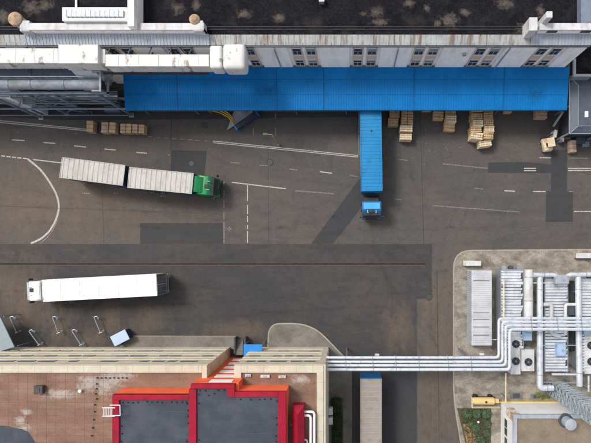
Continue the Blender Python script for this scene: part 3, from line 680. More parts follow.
# blue articulated lorry backed under the canopy
fx, fy = P(371.9, 191, 4.0); hd = Vector((.016, -1)); ang = math.atan2(hd.y, hd.x); Lb = 13.6
rx, ry = fx-hd.x*Lb, fy-hd.y*Lb
t = thing('semi_truck', 'bright blue articulated lorry backed under the blue canopy', 'truck', (rx, ry, 0), ang)
body_box(t, Lb, BLUET, BLUET, rib=.42, W=2.52)
tractor_chassis(t, 10.2, 15.4)
cab(t, 14.75, BLUECAB, BLUECT, L=1.95, slope=.55, W=2.3, deflect=False, fairing=False)
MB().box(13.65, -1.1, 1.0, 14.7, 1.1, 1.35).build('gap_dark_box', DARKM, t)  # black box added to make the gap behind the cab read dark
MB().side([(13.9, 1.4), (14.7, 1.4), (14.7, 2.6), (14.2, 2.4)], -.9, .9).build('rear_stack', DARKM, t, bevel=.05)
MB().box(14.95, -1.0, 3.44, 15.7, 1.0, 3.47).build('roof_highlight', BLUECT, t, bevel=.02, seg=1)  # painted highlight near the front of the cab roof
wheels(t, (1.6, 2.9, 4.2)); wheels(t, (11.7,), dual=True); wheels(t, (15.3,))
# black roof mark hatch on the trailer
MB().cyl((6.4, .05), .12, 4.0, 4.04, 12).build('roof_vent', DARKM, t)

# white articulated lorry
a = Vector(P(42.4, 291, 4.0)); b = Vector(P(156.4, 285, 4.0)); hd = (a-b).normalized(); Lw = (a-b).length
t = thing('semi_truck', 'white refrigerated lorry with white cab standing alone on dark asphalt', 'truck', (b.x, b.y, 0), math.atan2(hd.y, hd.x))
body_box(t, Lw, WHITE, WHITE, rib=0, W=2.56)
TS = mat('trailer_seam', (.60, .60, .60), .6, .1, 2)
for k_ in (2.3, 4.6, 6.9, 9.2, 11.5): MB().box(k_, -1.2, 3.985, k_+.03, 1.2, 3.994).build('roof_seam', TS, t)
tractor_chassis(t, Lw-3.4, Lw+1.9)
cab(t, Lw+.72, WHITE, L=1.85, slope=.3, W=2.36, deflect=True)
MB().side([(Lw+.36, 3.3), (Lw+.44, 3.3), (Lw+.40, 3.86), (Lw+.34, 3.86)], -1.1, 1.1).build('air_dam', WHITE, t, bevel=.02, seg=1)
MB().side([(Lw+.02, 2.0), (Lw+.28, 2.1), (Lw+.28, 3.7), (Lw+.02, 3.8)], -1.0, 1.0).build('cooling_unit', GALV, t, bevel=.05)
wheels(t, (1.6, 2.9, 4.2)); wheels(t, (Lw-1.9,), dual=True); wheels(t, (Lw+1.5,))
for sgn in (-1, 1):
    d_ = MB().box(-.04, sgn*.03, 1.2, -.002, sgn*1.2, 3.85).build('rear_door', mat('door_grey', (.10, .105, .11), .6, .3, 1.2), t)
    for yy in (.3, .85): MB().tube([(-.07, sgn*yy, 1.15), (-.07, sgn*yy, 3.85)], .025, 6).build('lock_bar', GALV, d_)
mb = MB()
for sgn in (-1, 1): mb.box(-.06, sgn*1.21, 1.1, 0, sgn*1.29, 3.94)
mb.box(-.06, -1.2, 3.86, 0, 1.2, 3.95).box(-.09, -1.25, 1.0, 0, 1.25, 1.12); mb.build('rear_frame', GALV, t)
MB().box(-.12, -1.2, .5, -.02, 1.2, .68).build('rear_bumper', GALV, t)

# green lorry with drawbar trailer
a = Vector(P(192.7, 183.4, 4.0)); b = Vector(P(128.2, 177.2, 4.0)); hd = (a-b).normalized(); Lg = (a-b).length; ang = math.atan2(hd.y, hd.x)
t = thing('drawbar_truck', 'green-cabbed lorry towing a second off-white tarpaulin box trailer', 'truck', (b.x, b.y, 0), ang)
body_box(t, Lg, NAVY, TARP, rib=.6, tarp=True, nm='load_body', W=2.42)
cab(t, Lg+.3, GREENC, L=2.15, slope=.55, W=2.3, zt=3.3)
mb = MB()
for s in (-1, 1): mb.box(Lg-2, s*.42-.07, .75, Lg+2.2, s*.42+.07, .98)
mb.build('truck_frame', DARKM, t)
wheels(t, (1.5, 2.8), dual=True); wheels(t, (Lg+1.4,))
a2 = Vector(P(124.0, 175.3, 4.0)); b2 = Vector(P(60.6, 167.2, 4.0)); L2 = (a2-b2).length
h2 = (a2-b2).normalized(); M2 = INV[t.name] @ Matrix.Translation((b2.x, b2.y, 0)) @ Matrix.Rotation(math.atan2(h2.y, h2.x), 4, 'Z')
body_box(t, L2, NAVY, TARP, M=M2, rib=.6, tarp=True, nm='drawbar_trailer', W=2.42)
mb = MB(M2); mb.add([(L2, -.4, .8), (L2+1.2, -.05, .8), (L2+1.2, .05, .8), (L2, .4, .8), (L2, -.4, .9), (L2+1.2, -.05, .9), (L2+1.2, .05, .9), (L2, .4, .9)], [(0, 1, 2, 3), (4, 5, 6, 7), (0, 1, 5, 4), (1, 2, 6, 5), (2, 3, 7, 6), (3, 0, 4, 7)])
mb.build('drawbar', DARKM, t)
for x in (1.5, 5.6):
    for s in (-1, 1):
        MB(M2).tube([(x, s*.8, .5), (x, s*1.2, .5)], .5, 20).build('wheel', BLACK, t, smooth=True)

# parked trailer at the lower edge
fx, fy = P(371, 378.9, 4.0)
t = thing('parked_trailer', 'parked greige-roofed trailer with blue front, below the pipe bridge', 'trailer', (fx, fy-13.6, 0), R(90))
body_box(t, 13.6, TARPG, TARPG, rib=.62, tarp=True)
MB().box(13.6, -1.26, 1.3, 13.66, 1.26, 4.02).build('headboard', BLUECAB, t)
wheels(t, (1.6, 2.9, 4.2))
for s in (-1, 1): MB().box(10.9, s*.85-.07, 0, 11.05, s*.85+.07, 1.1).build('landing_leg', GALV, t)

# forklift by the right end of the canopy
def forklift(px, py, rz, lab):
    x, y = P(px, py, 1.5); t = thing('forklift', lab, 'forklift', (x, y, 0), R(rz))
    MB().side([(-1.0, .35), (.55, .35), (.6, .8), (-.1, .9), (-.3, 1.15), (-1.0, 1.2), (-1.12, .7)], -.5, .5).build('chassis', WOODP, t, bevel=.06, smooth=True)
    mb = MB(); mb.box(-.75, -.45, 2.02, .35, .45, 2.08)
    for i in range(5): mb.box(-.62+i*.2, -.4, 2.08, -.56+i*.2, .4, 2.12)
    for s in (-1, 1): mb.tube([(-.7, s*.42, 1.1), (-.6, s*.42, 2.03)], .03, 6).tube([(.5, s*.42, .85), (.28, s*.42, 2.03)], .03, 6)
    mb.build('overhead_guard', WOODP, t)
    MB().box(-.55, -.25, 1.1, -.1, .25, 1.22).box(-.62, -.25, 1.1, -.52, .25, 1.55).build('seat', BLACK, t, bevel=.03)
    mb = MB()
    for s in (-1, 1): mb.box(.66, s*.3-.05, .1, .78, s*.3+.05, 2.2)
    mb.box(.68, -.3, 2.1, .76, .3, 2.18).box(.68, -.3, .9, .76, .3, .98); mb.build('mast', DARKM, t)
    for s in (-1, 1): MB().box(.8, s*.25-.06, .1, 1.85, s*.25+.06, .15).build('fork', STEELD, t)
    wheels(t, (-.75, .35), half=.28, r=.27)
forklift(549, 141.5, 100, 'cream forklift standing below the right end of the canopy')

# loading ramp sticking out from under the canopy
c = P(243, 118, 0); t = thing('loading_ramp', 'mobile loading ramp with blue flank and yellow rails, half under canopy', 'loading ramp', (*c, 0), R(35))
MB().add([(-2.6, -.2, .25), (1.5, -.5, 1.0), (1.5, .9, 1.0), (-.5, 1.1, .7), (-2.6, -.2, .15), (1.5, -.5, .9), (1.5, .9, .9), (-.5, 1.1, .6)], [(0, 1, 2, 3), (7, 6, 5, 4), (0, 1, 5, 4), (1, 2, 6, 5), (2, 3, 7, 6), (3, 0, 4, 7)]).build('deck', STEELL, t)
mb = MB(); mb.box(-1.5, -1.15, .35, 1.9, -.55, 1.08); mb.build('flank', NAVY, t, bevel=.05)
mb = MB(); mb.box(-1.1, -1.1, 1.11, 1.4, -.65, 1.2); mb.build('tray', DARKM, t)
for x in (-1.52, 1.75): MB().box(x, -1.23, .5, x+.2, -.5, 1.16).build('end_block', BLUECAB, t, bevel=.04)
wheels(t, (.6,), half=.7, r=.3)
yy = MB()
pr = [P3(208, 110, 1.2), P3(214, 111, 1.2), P3(222, 113.5, 1.2), P3(228, 117, 1.1), P3(231.5, 121, .8), P3(235, 127, .3)]
for off in (0, .25, .5): yy.tube(rpath([(p[0]+off*.1, p[1]+off, p[2]) for p in pr], .5), .06, 8)
yy.build('yellow_rail', YEL, t, world=True, smooth=True)
mb = MB()
for p in pr[::2]: mb.tube([(p[0], p[1], 0), p], .04, 6)
mb.build('rail_post', YEL, t, world=True)

# lamp post on the yard
b = P(279, 145, 0); t = thing('street_lamp', 'slim tan lamp post with drooping green head in the yard', 'street lamp', (*b, 0))
MB().tube([(0, 0, 0), (0, 0, 4.6)], .08, 10).build('pole', mat('tan_post', (.30, .22, .13), .7, .2, 1), t, smooth=True)
MB().tube(rpath([(0, 0, 4.55), (0, .1, 4.9), (-.7, .15, 4.95)], .3), .05, 8).build('arm', MATS['tan_post'], t, smooth=True)
MB().cbox(-.85, .15, 4.95, .55, .26, .14).build('lamp_head', mat('lamp_green', (.09, .10, .065), .6, .2, 1), t, bevel=.04)
MB().cyl((0, 0), .22, 0, .25, 16, .14).build('base', CONC2, t)

def manhole(px, py, r, lab):
    x, y = P(px, py, 0); t = thing('manhole_cover', lab, 'manhole', (x, y, 0), 0, 'round iron covers in the yard')
    MB().cyl((0, 0), r, .006, .035, 24).build('cover', mat('cast_iron', (.05, .045, .043), .6, .3, 4), t)
    MB().cyl((0, 0), r+.1, .006, .025, 24).build('frame_ring', A_PATCH, t)
manhole(270, 162.3, .38, 'dark round iron cover beside the thin seam right of centre')
manhole(204.5, 125.2, .3, 'pale-ringed iron cover just out from the loading ramp')
manhole(191.5, 163.5, .32, 'iron cover on the dark square patch above the green cab')
manhole(429, 297, .35, 'iron cover at the notch of the dark asphalt edge')

# hoop barriers at lower left
bars = [((10.2, 317), (16.2, 333)), ((29.2, 331), (38, 344)), ((52.8, 317), (58, 333)), ((72, 330.5), (80, 344)), ((94.2, 317), (100.3, 333))]
labs = ['leftmost hooked steel barrier, beside the slanting grey roof', 'second hooked steel barrier from the left, lower row', 'third hooked steel barrier from the left, just below the white cab',
        'fourth hooked steel barrier, lower row, right one', 'rightmost hooked steel barrier, near the pale blue box']
proto = None
for (a, b), lb in zip(bars, labs):
    A, B = Vector(P(*a, .8)), Vector(P(*b, .8)); d = (B-A); ang = math.atan2(d.y, d.x)
    if proto is None:
        proto = thing('parking_barrier', lb, 'barrier', (A.x, A.y, 0), ang, 'hooked steel barriers in the yard corner'); t = proto
        L = d.length
        MB().tube(rpath([(.45, .42, .8), (.05, .42, .85), (0, 0, .85), (.3, 0, .85), (L, 0, .75)], .22), .06, 8).build('rail', GALV, t, smooth=True)
        MB().tube([(.25, .01, 0), (.25, .01, .85)], .045, 8).build('upright', GALV, t); MB().tube([(L-.15, 0, 0), (L-.15, 0, .75)], .045, 8).build('upright', GALV, t)
        MB().box(L-.25, -.16, 0.005, L+.0, .16, .05).build('foot_plate', STEEL, t); MB().box(.12, -.12, .005, .4, .12, .05).build('foot_plate', STEEL, t)
        MB().tube([(L-.02, -.2, .75), (L-.02, .22, .75)], .06, 8).build('lock_box', GALV, t)
    else:
        o = copy_tree(proto); o.location = (A.x, A.y, 0); o.rotation_euler = (0, 0, ang); o['label'] = lb

# grey shed roof at the left edge, pale blue container
t = thing('bicycle_shelter', 'slanting blue-grey sheet-roofed shelter at the left edge', 'shelter', (*P(-4, 338, 0), 0))
r0 = pp([(-28, 322), (0.5, 317.5), (14.5, 347), (-16, 356)], 2.6)
MB().prism(r0, 2.5, 2.6).build('roof', mat('sheet_bluegrey', (.25, .30, .33), .5, .1, .8, stain=(.16, .19, .2), stain_amt=.5, stain_scale=(.6, .6, .6)), t, world=True)
mb = MB(); e0 = Vector(P(0.5, 317.5, 2.66)); e1 = Vector(P(14.5, 347, 2.66)); mb.tube([(e0.x, e0.y, 2.6), (e1.x, e1.y, 2.6)], .06, 8); mb.build('gutter', STEELD, t, world=True)
for q in r0: MB().tube([(q[0]*.985-.3, q[1]*.99, 0), (q[0]*.985-.3, q[1]*.99, 2.5)], .06, 8).build('post', STEEL, t, world=True)
x, y = P(119.8, 338, 1.3); t = thing('skip_container', 'pale blue box container standing askew beside the cream building', 'container', (x, y, 0), R(27))
MB().box(-.98, -.62, .12, .98, .62, 1.22).build('body', NAVY, t, bevel=.02, seg=1)
MB().box(-1.05, -.68, 1.23, 1.05, .68, 1.3).build('lid', BALE, t, bevel=.02, seg=1)
for s in (-1, 1): MB().box(s*.7-.1, -.6, 0, s*.7+.1, .6, .12).build('skid', DARKM, t)

# ------------------------------------------------------------------ elevated ducts and trestle at the upper left
t = thing('ventilation_duct', 'big elevated off-white rectangular duct running along the factory wall', 'duct', (*P(120, 62, 9.7), 9.7))
def pxx(px, z): return (px-VX)*(H-z)/F
DUCT = mat('duct_white', (.57, .56, .54), .5, .14, .7, stain=(.19, .155, .125), stain_amt=.9, stain_scale=(1.0, .6, .4), stain_lo=.57, stain_hi=.64, fine=.06)
def seg(px0, px1, y0, y1, z0, z1, nm='duct_section', m=DUCT, bev=.06):
    return MB().box(pxx(px0, z1), y0, z0, pxx(px1, z1), y1, z1).build(nm, m, t, world=True, bevel=bev, seg=2 if bev < .1 else 5, smooth=bev > .1)
seg(-70, 58, 19.35, 20.9, 9.9, 11.4); seg(58.2, 98, 19.2, 21.15, 9.8, 11.7); seg(98.2, 105, 19.4, 20.9, 9.9, 11.2)
seg(105.2, 209, 19.05, 20.3, 9.75, 11.3); seg(209.2, 222, 18.8, 21.2, 9.7, 11.5, bev=.35); seg(222.2, 245, 18.7, 21.35, 9.6, 11.6, bev=.5)
for px in list(range(-60, 58, 19)) + [118, 138, 158, 178, 198]:
    x = pxx(px, 11.3); y0, y1 = (19.33, 20.92) if px < 58 else (19.03, 20.32); zt = 11.42 if px < 58 else 11.32
    MB().box(x, y0, 9.75, x+.05, y1, zt).build('flange', WHITEW, t, world=True)
mb = MB(); a = pxx(70, 10); b = pxx(93, 10)
mb.add([(a, 19.2, 9.8), (b, 19.2, 9.8), (b+.6, 18.4, 8.9), (a+.6, 18.4, 8.9), (a, 20.4, 9.8), (b, 20.4, 9.8), (b+.6, 19.6, 8.9), (a+.6, 19.6, 8.9)], [(0, 1, 2, 3), (4, 5, 6, 7), (0, 1, 5, 4), (2, 3, 7, 6), (1, 2, 6, 5), (3, 0, 4, 7)])
mb.build('hopper', GALV, t, world=True)
MB().box(pxx(104, 9.6), 18.85, 9.58, pxx(209, 9.6), 19.02, 9.75).build('rail', RUST, t, world=True)
for px in (30, 90, 112, 132, 152, 172, 192):
    x = pxx(px, 9.5); MB().box(x-.06, 18.9, 9.3, x+.06, WY, 9.42).tube([(x, 19.3, 9.37), (x, WY-.05, 7.8)], .05, 6).box(x-.055, 20.5, 9.41, x+.055, 20.62, 10.6).tube([(x, 20.55, 10.5), (x+.5, WY-.02, 10.55)], .07, 6).build('bracket', STEELD, t, world=True)
mb = MB()
for px in (109, 188): 
    x = pxx(px, 10); mb.tube([(x-.8, WY-.1, 10.3), (x+.2, 20.3, 10.0)], .05, 6)
mb.build('stay', DARKM, t, world=True)

t = thing('steel_trestle', 'blue-grey steel trestle carrying pipes beside the blue canopy', 'trestle', (-34, 17.5, 0))
cols = [(-46, 17.3), (-39.6, 17.0), (-36.3, 17.5), (-33.3, 17.5), (-28.0, 17.3)]
for x, y in cols:
    MB().box(x-.13, y-.13, 0, x+.13, y+.13, 8.1).build('column', STEEL, t, world=True); MB().box(x-.3, y-.3, 0.004, x+.3, y+.3, .06).build('base_plate', GALV, t, world=True)
mb = MB()
def brace(mb, p, q, r=.07): mb.tube([p, q], r, 6)
for z0 in (0.3, 2.9, 5.5):
    brace(mb, (-36.3, 17.5, z0), (-33.3, 17.5, z0+2.5)); brace(mb, (-33.3, 17.5, z0), (-36.3, 17.5, z0+2.5)); brace(mb, (-36.3, 17.5, z0+2.55), (-33.3, 17.5, z0+2.55))
brace(mb, (-39.6, 17, 4), (-36.3, 17.5, 8)); brace(mb, (-28, 17.3, 4.5), (-33.3, 17.5, 8))
mb.build('bracing', STEEL, t, world=True)
mb = MB()
for x, y in cols: mb.box(x-.1, y, 7.9, x+.1, WY-.3, 8.1)
mb.box(-60, 17.2, 8.11, -26.6, 17.4, 8.35).box(-60, 20.3, 8.11, -26.6, 20.5, 8.35)
mb.build('beam', STEEL, t, world=True)
mb = MB(); mb.box(-60, 18.75, 8.36, -28.6, 20.2, 8.42)
y = 18.8
while y < 20.2: mb.box(-60, y, 8.42, -28.6, y+.05, 8.46); y += .25
mb.build('walkway', STEEL, t, world=True)
mb = MB(); y = 17.5
while y < 18.75: mb.box(-60, y, 4.6, -27.5, y+.09, 4.66); y += .2
y = 19.2
while y < 21.0: mb.box(-60, y, 6.2, -27.2, y+.10, 6.26); y += .24
mb.build('lower_grating', STEELL, t, world=True)
mb = MB()
for yy, z in ((17.3, 2.4), (17.35, 4.5), (17.4, 6.4), (16.95, 1.0)): mb.box(-60, yy-.05, z, -27.9, yy+.05, z+.16)
mb.build('side_rail', STEEL, t, world=True)
mb = MB()
for z in (8.9, 9.45): mb.tube([(-60, 18.7, z), (-28.6, 18.7, z)], .035, 6)
x = -59
while x < -28.6: mb.tube([(x, 18.7, 8.4), (x, 18.7, 9.45)], .03, 6); x += 1.6
mb.build('handrail', GALV, t, world=True)
t = thing('grey_pipeline', 'wide grey round pipe lying on the steel trestle', 'pipe', (-40, 18, 8.4))
MB().tube([(-60, 18.0, 8.95), (-28.9, 18.0, 8.95)], .52, 20).build('pipe', STEELL, t, world=True, smooth=True)
MB().tube([(-28.88, 18.0, 8.95), (-26.95, 18.0, 8.95)], .62, 24).build('silencer', STEELL, t, world=True, smooth=True)
MB().tube([(-26.94, 18.0, 8.95), (-26.9, 18.0, 8.95)], .55, 24).build('mouth', BLACK, t, world=True)
for x in (-50, -46, -41.5, -37, -34.6, -31, -29): MB().tube([(x, 18, 8.95), (x+.12, 18, 8.95)], .56, 20).build('clamp', STEEL, t, world=True)
mb = MB()
for yy in (17.0, 19.1): mb.box(-26.8, yy-.06, 8.2, -26.6, yy+.06, 9.9)
mb.box(-26.8, 17.06, 9.75, -26.6, 19.04, 9.9).box(-26.8, 17.06, 8.2, -26.6, 19.04, 8.35)
mb.box(-27.6, 16.95, 9.75, -26.81, 17.1, 9.88).box(-27.6, 19.0, 9.75, -26.81, 19.15, 9.88)
mb.build('mouth_frame', STEELL, t, world=True)
for x in (-43.4, -40.3): MB().cyl((x, 18), .22, 9.45, 9.75, 14).build('valve', STEELD, t, world=True)
for i, (yy, z, r, x1) in enumerate([(15.9+1.3, 3.0, .13, -27), (17.9, 5.6, .14, -27), (18.2, 2.2, .3, -29), (19.6, 5.2, .35, -28), (19.0, 1.2, .2, -27.5), (20.4, 6.8, .22, -28)]):
    tt = thing('low_pipe', ['thin steel pipe nearest the yard under the trestle', 'steel pipe at mid height behind the trestle columns', 'wider dark pipe low behind the columns', 'widest dark pipe under the walkway',
                            'low steel pipe on the ground behind the trestle', 'high steel pipe close to the wall behind the trestle'][i], 'pipe', (-40, yy, z), 0, 'pipes under the trestle')
    MB().tube([(-60, yy, z), (x1, yy, z)], r, 12).build('pipe', (STEEL, GALV, STEELD)[i % 3], tt, world=True, smooth=True)
    for x in (-46, -39, -33): MB().box(x-.06, yy-.06, 0, x+.06, yy+.06, z-r).build('support', STEELD, tt, world=True)
for i, (px, py, z, a, b, h, m, lab) in enumerate([(3, 91.5, 6.8, 1.4, 1.4, 6.7, LOUV, 'pale grey filter box at the left edge above the trestle'), (14, 96, 2.6, 1.2, 1.6, 2.6, RUST, 'rusty brown tank box behind the left trestle column'),
                                                  (60, 100, 1.6, 3.0, 1.2, 1.6, STEELD, 'dark machine housing under the middle of the trestle'), (112, 106, 1.8, 2.0, 1.4, 1.8, STEELD, 'dark machine housing beside the canopy end')]):
    c = P(px, py, z); tt = thing('machine_housing', lab, 'machine', (*c, 0), 0)
    MB().box(-a/2, -b/2, 0, a/2, b/2, h).build('casing', m, tt, bevel=.04, seg=1)
    mb = MB()
    for k in range(5): mb.box(-a/2+.1, -b/2+.1+k*(b-.2)/5, h+.002, a/2-.1, -b/2+.16+k*(b-.2)/5, h+.05)
    mb.build('grille', GALV, tt)
# ------------------------------------------------------------------ grey shelter at the right
t = thing('grey_shelter', 'dark grey hip-roofed shelter with white seams at the right edge', 'shelter', (*P(585, 100, 4), 0))
x0, y0 = P(569.5, 133.5, 4.2); x1, y1 = P(640, 76, 4.2)
xi0, yi0 = P(580, 125, 4.9); xi1, yi1 = P(640, 84, 4.9)
DG = mat('roof_slate_grey', (.062, .076, .105), .5, .12, .6, metal=.1, stain=(.13, .14, .16), stain_amt=.5, stain_scale=(.5, .5, .5))
MB().add([(x0, y0, 4.1), (x1, y0, 4.1), (x1, y1, 4.1), (x0, y1, 4.1), (xi0, yi0, 4.45), (xi1, yi0, 4.45), (xi1, yi1, 4.45), (xi0, yi1, 4.45)],
         [(3, 2, 1, 0), (4, 5, 6, 7), (0, 1, 5, 4), (1, 2, 6, 5), (2, 3, 7, 6), (3, 0, 4, 7)]).build('roof', DG, t, world=True)
mb = MB()
for p, q in [((x0, y0, 4.14), (x1, y0, 4.14)), ((x0, y0, 4.14), (x0, y1, 4.14)), ((xi0, yi0, 4.48), (xi1, yi0, 4.48)), ((xi0, yi0, 4.48), (xi0, yi1, 4.48)), ((x0, y0, 4.14), (xi0, yi0, 4.48)), ((xi0, yi1, 4.48), (x0, y1, 4.14))]:
    mb.tube([p, q], .05, 6)
mb.build('seam', GALV, t, world=True)
a = P(588.5, 113, 5); MB().box(a[0]-.18, a[1]-.35, 4.452, a[0]+.18, a[1]+.35, 4.6).build('roof_light', WHITE, t, world=True)
for q in ((x0+.15, y0+.15), (x0+.15, (y0+y1)/2), (x0+.15, y1-.15), (x0+4, y0+.15)): MB().box(q[0]-.08, q[1]-.08, 0, q[0]+.08, q[1]+.08, 4.1).build('post', GALV, t, world=True)
MB().tube([P3(553.5, 126, 1.0), P3(563, 111.5, 3.2)], .16, 6).build('brace', GALV, t, world=True)
mb = MB(); mb.box(x0+.6, y0+.4, 0, x1, y1-.3, 3.6); mb.build('enclosure', DARKM, t, world=True)
for i, (px, py, a, b, h, m, lab) in enumerate([(562, 139.5, .5, .5, 1.0, GALV, 'small grey bin left of the shelter corner'), (581, 140, 1.1, .8, .8, STEELD, 'dark machine box right of the narrow crate'), (555.5, 133.5, .35, .9, 1.2, WHITEW, 'slim pale cabinet beside the cream forklift'), (586, 144, .8, .6, .6, STEEL, 'blue-grey box at the right edge below the shelter'), (568, 137, .7, .4, .6, WOODD, 'short pile of grey boards left of the narrow crate')]):
    c = P(px, py, h); tt = thing(('waste_bin', 'machine_box', 'metal_cabinet', 'tool_box', 'board_pile')[i], lab, ('bin', 'machine', 'cabinet', 'box', 'boards')[i], (*c, 0), R(random.uniform(-12, 12)))
    MB().box(-a/2, -b/2, 0, a/2, b/2, h-.06).build('body', m, tt, bevel=.03, seg=1)
    MB().box(-a/2-.03, -b/2-.03, h-.058, a/2+.03, b/2+.03, h).build('lid', m, tt, bevel=.01, seg=1)
t = thing('side_annex', 'brown low annex in the gap right of the factory hall end', 'building', (28, 22.5, 0))
MB().box(XR+.9, 20.6, 0, 45, 40, 5.0).build('wall', TANW, t, world=True)
MB().box(XR+.8, 20.5, 5.0, 45.1, 40, 5.2).build('roof', ROOFBLK, t, world=True)
mb = MB(); q = P(573, 69, 5.4); mb.box(q[0], q[1]-.9, 4.2, q[0]+2.2, q[1]-.6, 5.5).box(q[0], q[1]-.59, 4.2, q[0]+.3, q[1]+1.2, 5.5); mb.build('frame', GALV, t, world=True)

# ------------------------------------------------------------------ bottom factory building
ZB = 9.8; FY = P(0, 366, ZB)[1]
GL = P(206, 0, ZB)[0]; GR_ = P(234.5, 0, ZB)[0]; EX = P(323.5, 0, ZB)[0]
EXW = -2.75
t = thing('cream_factory', 'cream factory block with terracotta flat roof and striped window facade', 'building', (-30, FY, 0))
wall = MB(); wall.box(-62, FY-14.5, 0, GL, FY-.02, ZB-.25).box(GR_, FY-14.5, 0, EXW-.2, FY-.02, ZB-.25).box(GL-.01, FY-14.5, 0, GR_+.01, FY-2.2, ZB-.3)
wall.build('wall', CREAMD, t, world=True)
rf = MB(); rf.box(-62, -60, 9.2, GL-.35, FY-.75, ZB-.22).box(GR_+.75, -60, 9.2, EX-.6, FY-.75, ZB-.22).box(GL-.34, -60, 9.2, GR_+.74, FY-2.3, ZB-.221)
o = rf.build('roof', BRICKRF, t, world=True)
mb = MB()
for i in range(24):
    yy = FY-1.1-i*.72; mb.box(-62, yy, ZB-.218, P(112, 0, 10)[0], yy+.018, ZB-.208)
for i in range(30):
    xx = -52+i*1.02
    if xx < P(110, 0, 10)[0]: mb.box(xx, -40, ZB-.2178, xx+.014, FY-.8, ZB-.21)
mb.build('roof_seam', mat('roof_seam_brown', (.165, .085, .055), .85, .2, .7), t, world=True)
cp = MB(); cw = .75
cp.box(-62, FY-cw, ZB-.25, GL-.45, FY+.04, ZB).box(GL-.44, FY-1.75, ZB-.25, GL+.1, FY+.04, ZB-.003)
cp.box(GR_-.05, FY-1.6, ZB-.25, GR_+.7, FY+.04, ZB-.002).box(GR_+.71, FY-cw, ZB-.25, EX-.0, FY+.04, ZB).box(EX-.72, -60, ZB-.25, EX-.0, FY-cw-.01, ZB-.001)
cp.build('coping', CREAM, t, world=True, bevel=.02, seg=1)
mb = MB()
for k in range(40):
    x = -60+k*1.75
    if x < GL-.6 or (x > GR_+.9 and x < EX-.8): mb.box(x, FY-cw, ZB+.001, x+.03, FY+.04, ZB+.006)
for k in range(20): y = FY-1.8-k*1.75; mb.box(EX-.72, y, ZB+.001, EX, y+.03, ZB+.006)
mb.build('coping_joint', TANW, t, world=True)
mb = MB(); mb.box(-62, FY, 9.1, GL+.1, FY+.12, ZB-.27).box(GR_-.05, FY, 9.1, EX+.05, FY+.12, ZB-.27); mb.build('coping_shade_band', mat('coping_shade_tan', (.42, .37, .29), .8, .1, 1), t, world=True)  # band coloured darker to stand in for shade under the coping
mb = MB(); mb.box(EX, -60, 9.35, EX+.22, FY+.12, ZB-.1); mb.build('side_cornice', CREAM, t, world=True)
mb = MB(); mb.box(EXW-.2, -60, 0, EXW, FY-.02, 9.0); mb.build('side_wall', CREAMD, t, world=True)
mb = MB()
for z in (1.4, 2.9, 4.6, 6.1, 7.6, 8.7): mb.box(EXW, -60, z, EXW+.10, FY+.0, z+.12)
mb.build('side_band', CREAM, t, world=True)
mb = MB()
for z in (1.5, 3.4, 4.2, 6.0, 6.8, 8.6):
    mb.box(-62, FY-.02, z, GL, FY+.07, z+.14).box(GR_, FY-.02, z, EX-.5, FY+.07, z+.14)
mb.build('string_course', CREAM, t, world=True)
for zr_, off in ((2.1, 0), (4.75, .9), (7.35, .3)):
    x = -48+off; k = 0
    while x < EX-1.5:
        L = random.choice((.9, 1.2, 1.2, 1.8)); gp = random.choice((.3, .5, 1.6, 2.6))
        if x+L < GL-.3 or x > GR_+.4:
            f = MB().box(x, FY-.018, zr_, x+L, FY+.03, zr_+.5).build('window', GLASS, t, world=True)
            MB().box(x-.03, FY+.031, zr_+.22, x+L+.03, FY+.05, zr_+.26).build('transom', FRAMEW, f, root=t, world=True)
        x += L+gp; k += 1
zz = ZB-.196
mb = MB(); c = P(5, 447, ZB); mb.flat(blob(c[0], c[1], 2.3, sx=1.3, jag=.1), zz); upnorm(mb.build('dark_roof_patch', SLATE, t, world=True))  # dark rounded patch near the lower left corner of the roof
# conductor line with holder blocks
t = thing('lightning_conductor', 'dotted line of small black holder blocks across the terracotta roof', 'lightning conductor', (*P(96, 400, ZB), ZB-.2))
pts = [(97+4.2*i, 378+.15*(i % 2)) for i in range(8)]+[(96.6, 384), (96.4, 389), (95.6, 394), (96.5, 399), (94.6, 405), (94.5, 412), (93.5, 420), (92.6, 428), (91.5, 436)]
for px, py in pts:
    c = P(px, py, ZB-.1); MB().cbox(c[0], c[1], ZB-.12, .12, .12, .14).build('holder_block', BLACK, t, world=True)
mb = MB(); q = [P3(px, py, ZB-.03) for px, py in [(97, 378), (96.6, 384), (96.4, 389), (95.6, 394), (96.5, 399), (94.6, 405), (94.5, 412), (93.5, 420), (92.6, 428), (91.5, 436)]]; mb.tube(q, .012, 4); mb.build('wire', STEELD, t, world=True)
c = P(37.5, 390.5, ZB+.4); t = thing('roof_vent', 'dark square roof vent box left of centre on the terracotta roof', 'vent', (*c, ZB-.2))
MB().box(-.42, -.42, 0, .42, .42, .4).build('curb', mat('vent_brown', (.07, .05, .04), .8, .3, 2), t, bevel=.03); MB().box(-.46, -.46, .45, .46, .46, .52).build('cap', MATS['vent_brown'], t, bevel=.02); MB().box(-.2, -.2, .521, .15, .2, .56).build('hatch', STEELD, t)
c = P(80, 391, ZB); t = thing('roof_outlet', 'tiny white outlet on the terracotta roof', 'roof outlet', (*c, ZB-.2)); MB().cyl((0, 0), .12, 0, .25, 12).build('pipe', WHITE, t); MB().cyl((0, 0), .17, .251, .3, 12).build('cowl', WHITE, t)
for i, (px, py) in enumerate([(265, 376.5), (282, 377), (248, 375.6)]):
    c = P(px, py, ZB); t = thing('roof_lamp', ['small white lamp box left-centre on the strip above the red roof edge', 'small white lamp box nearest the corner above the red roof edge', 'small white lamp box close to the stair tower'][i], 'lamp box', (*c, ZB-.2), 0, 'white lamp boxes on the roof strip')
    MB().box(-.5+.1*i, -.14, 0, .5-.1*i, .14, .2).build('housing', WHITEW, t, bevel=.02); MB().box(-.2, -.1, .201, .2, .1, .23).build('glass', GALV, t)

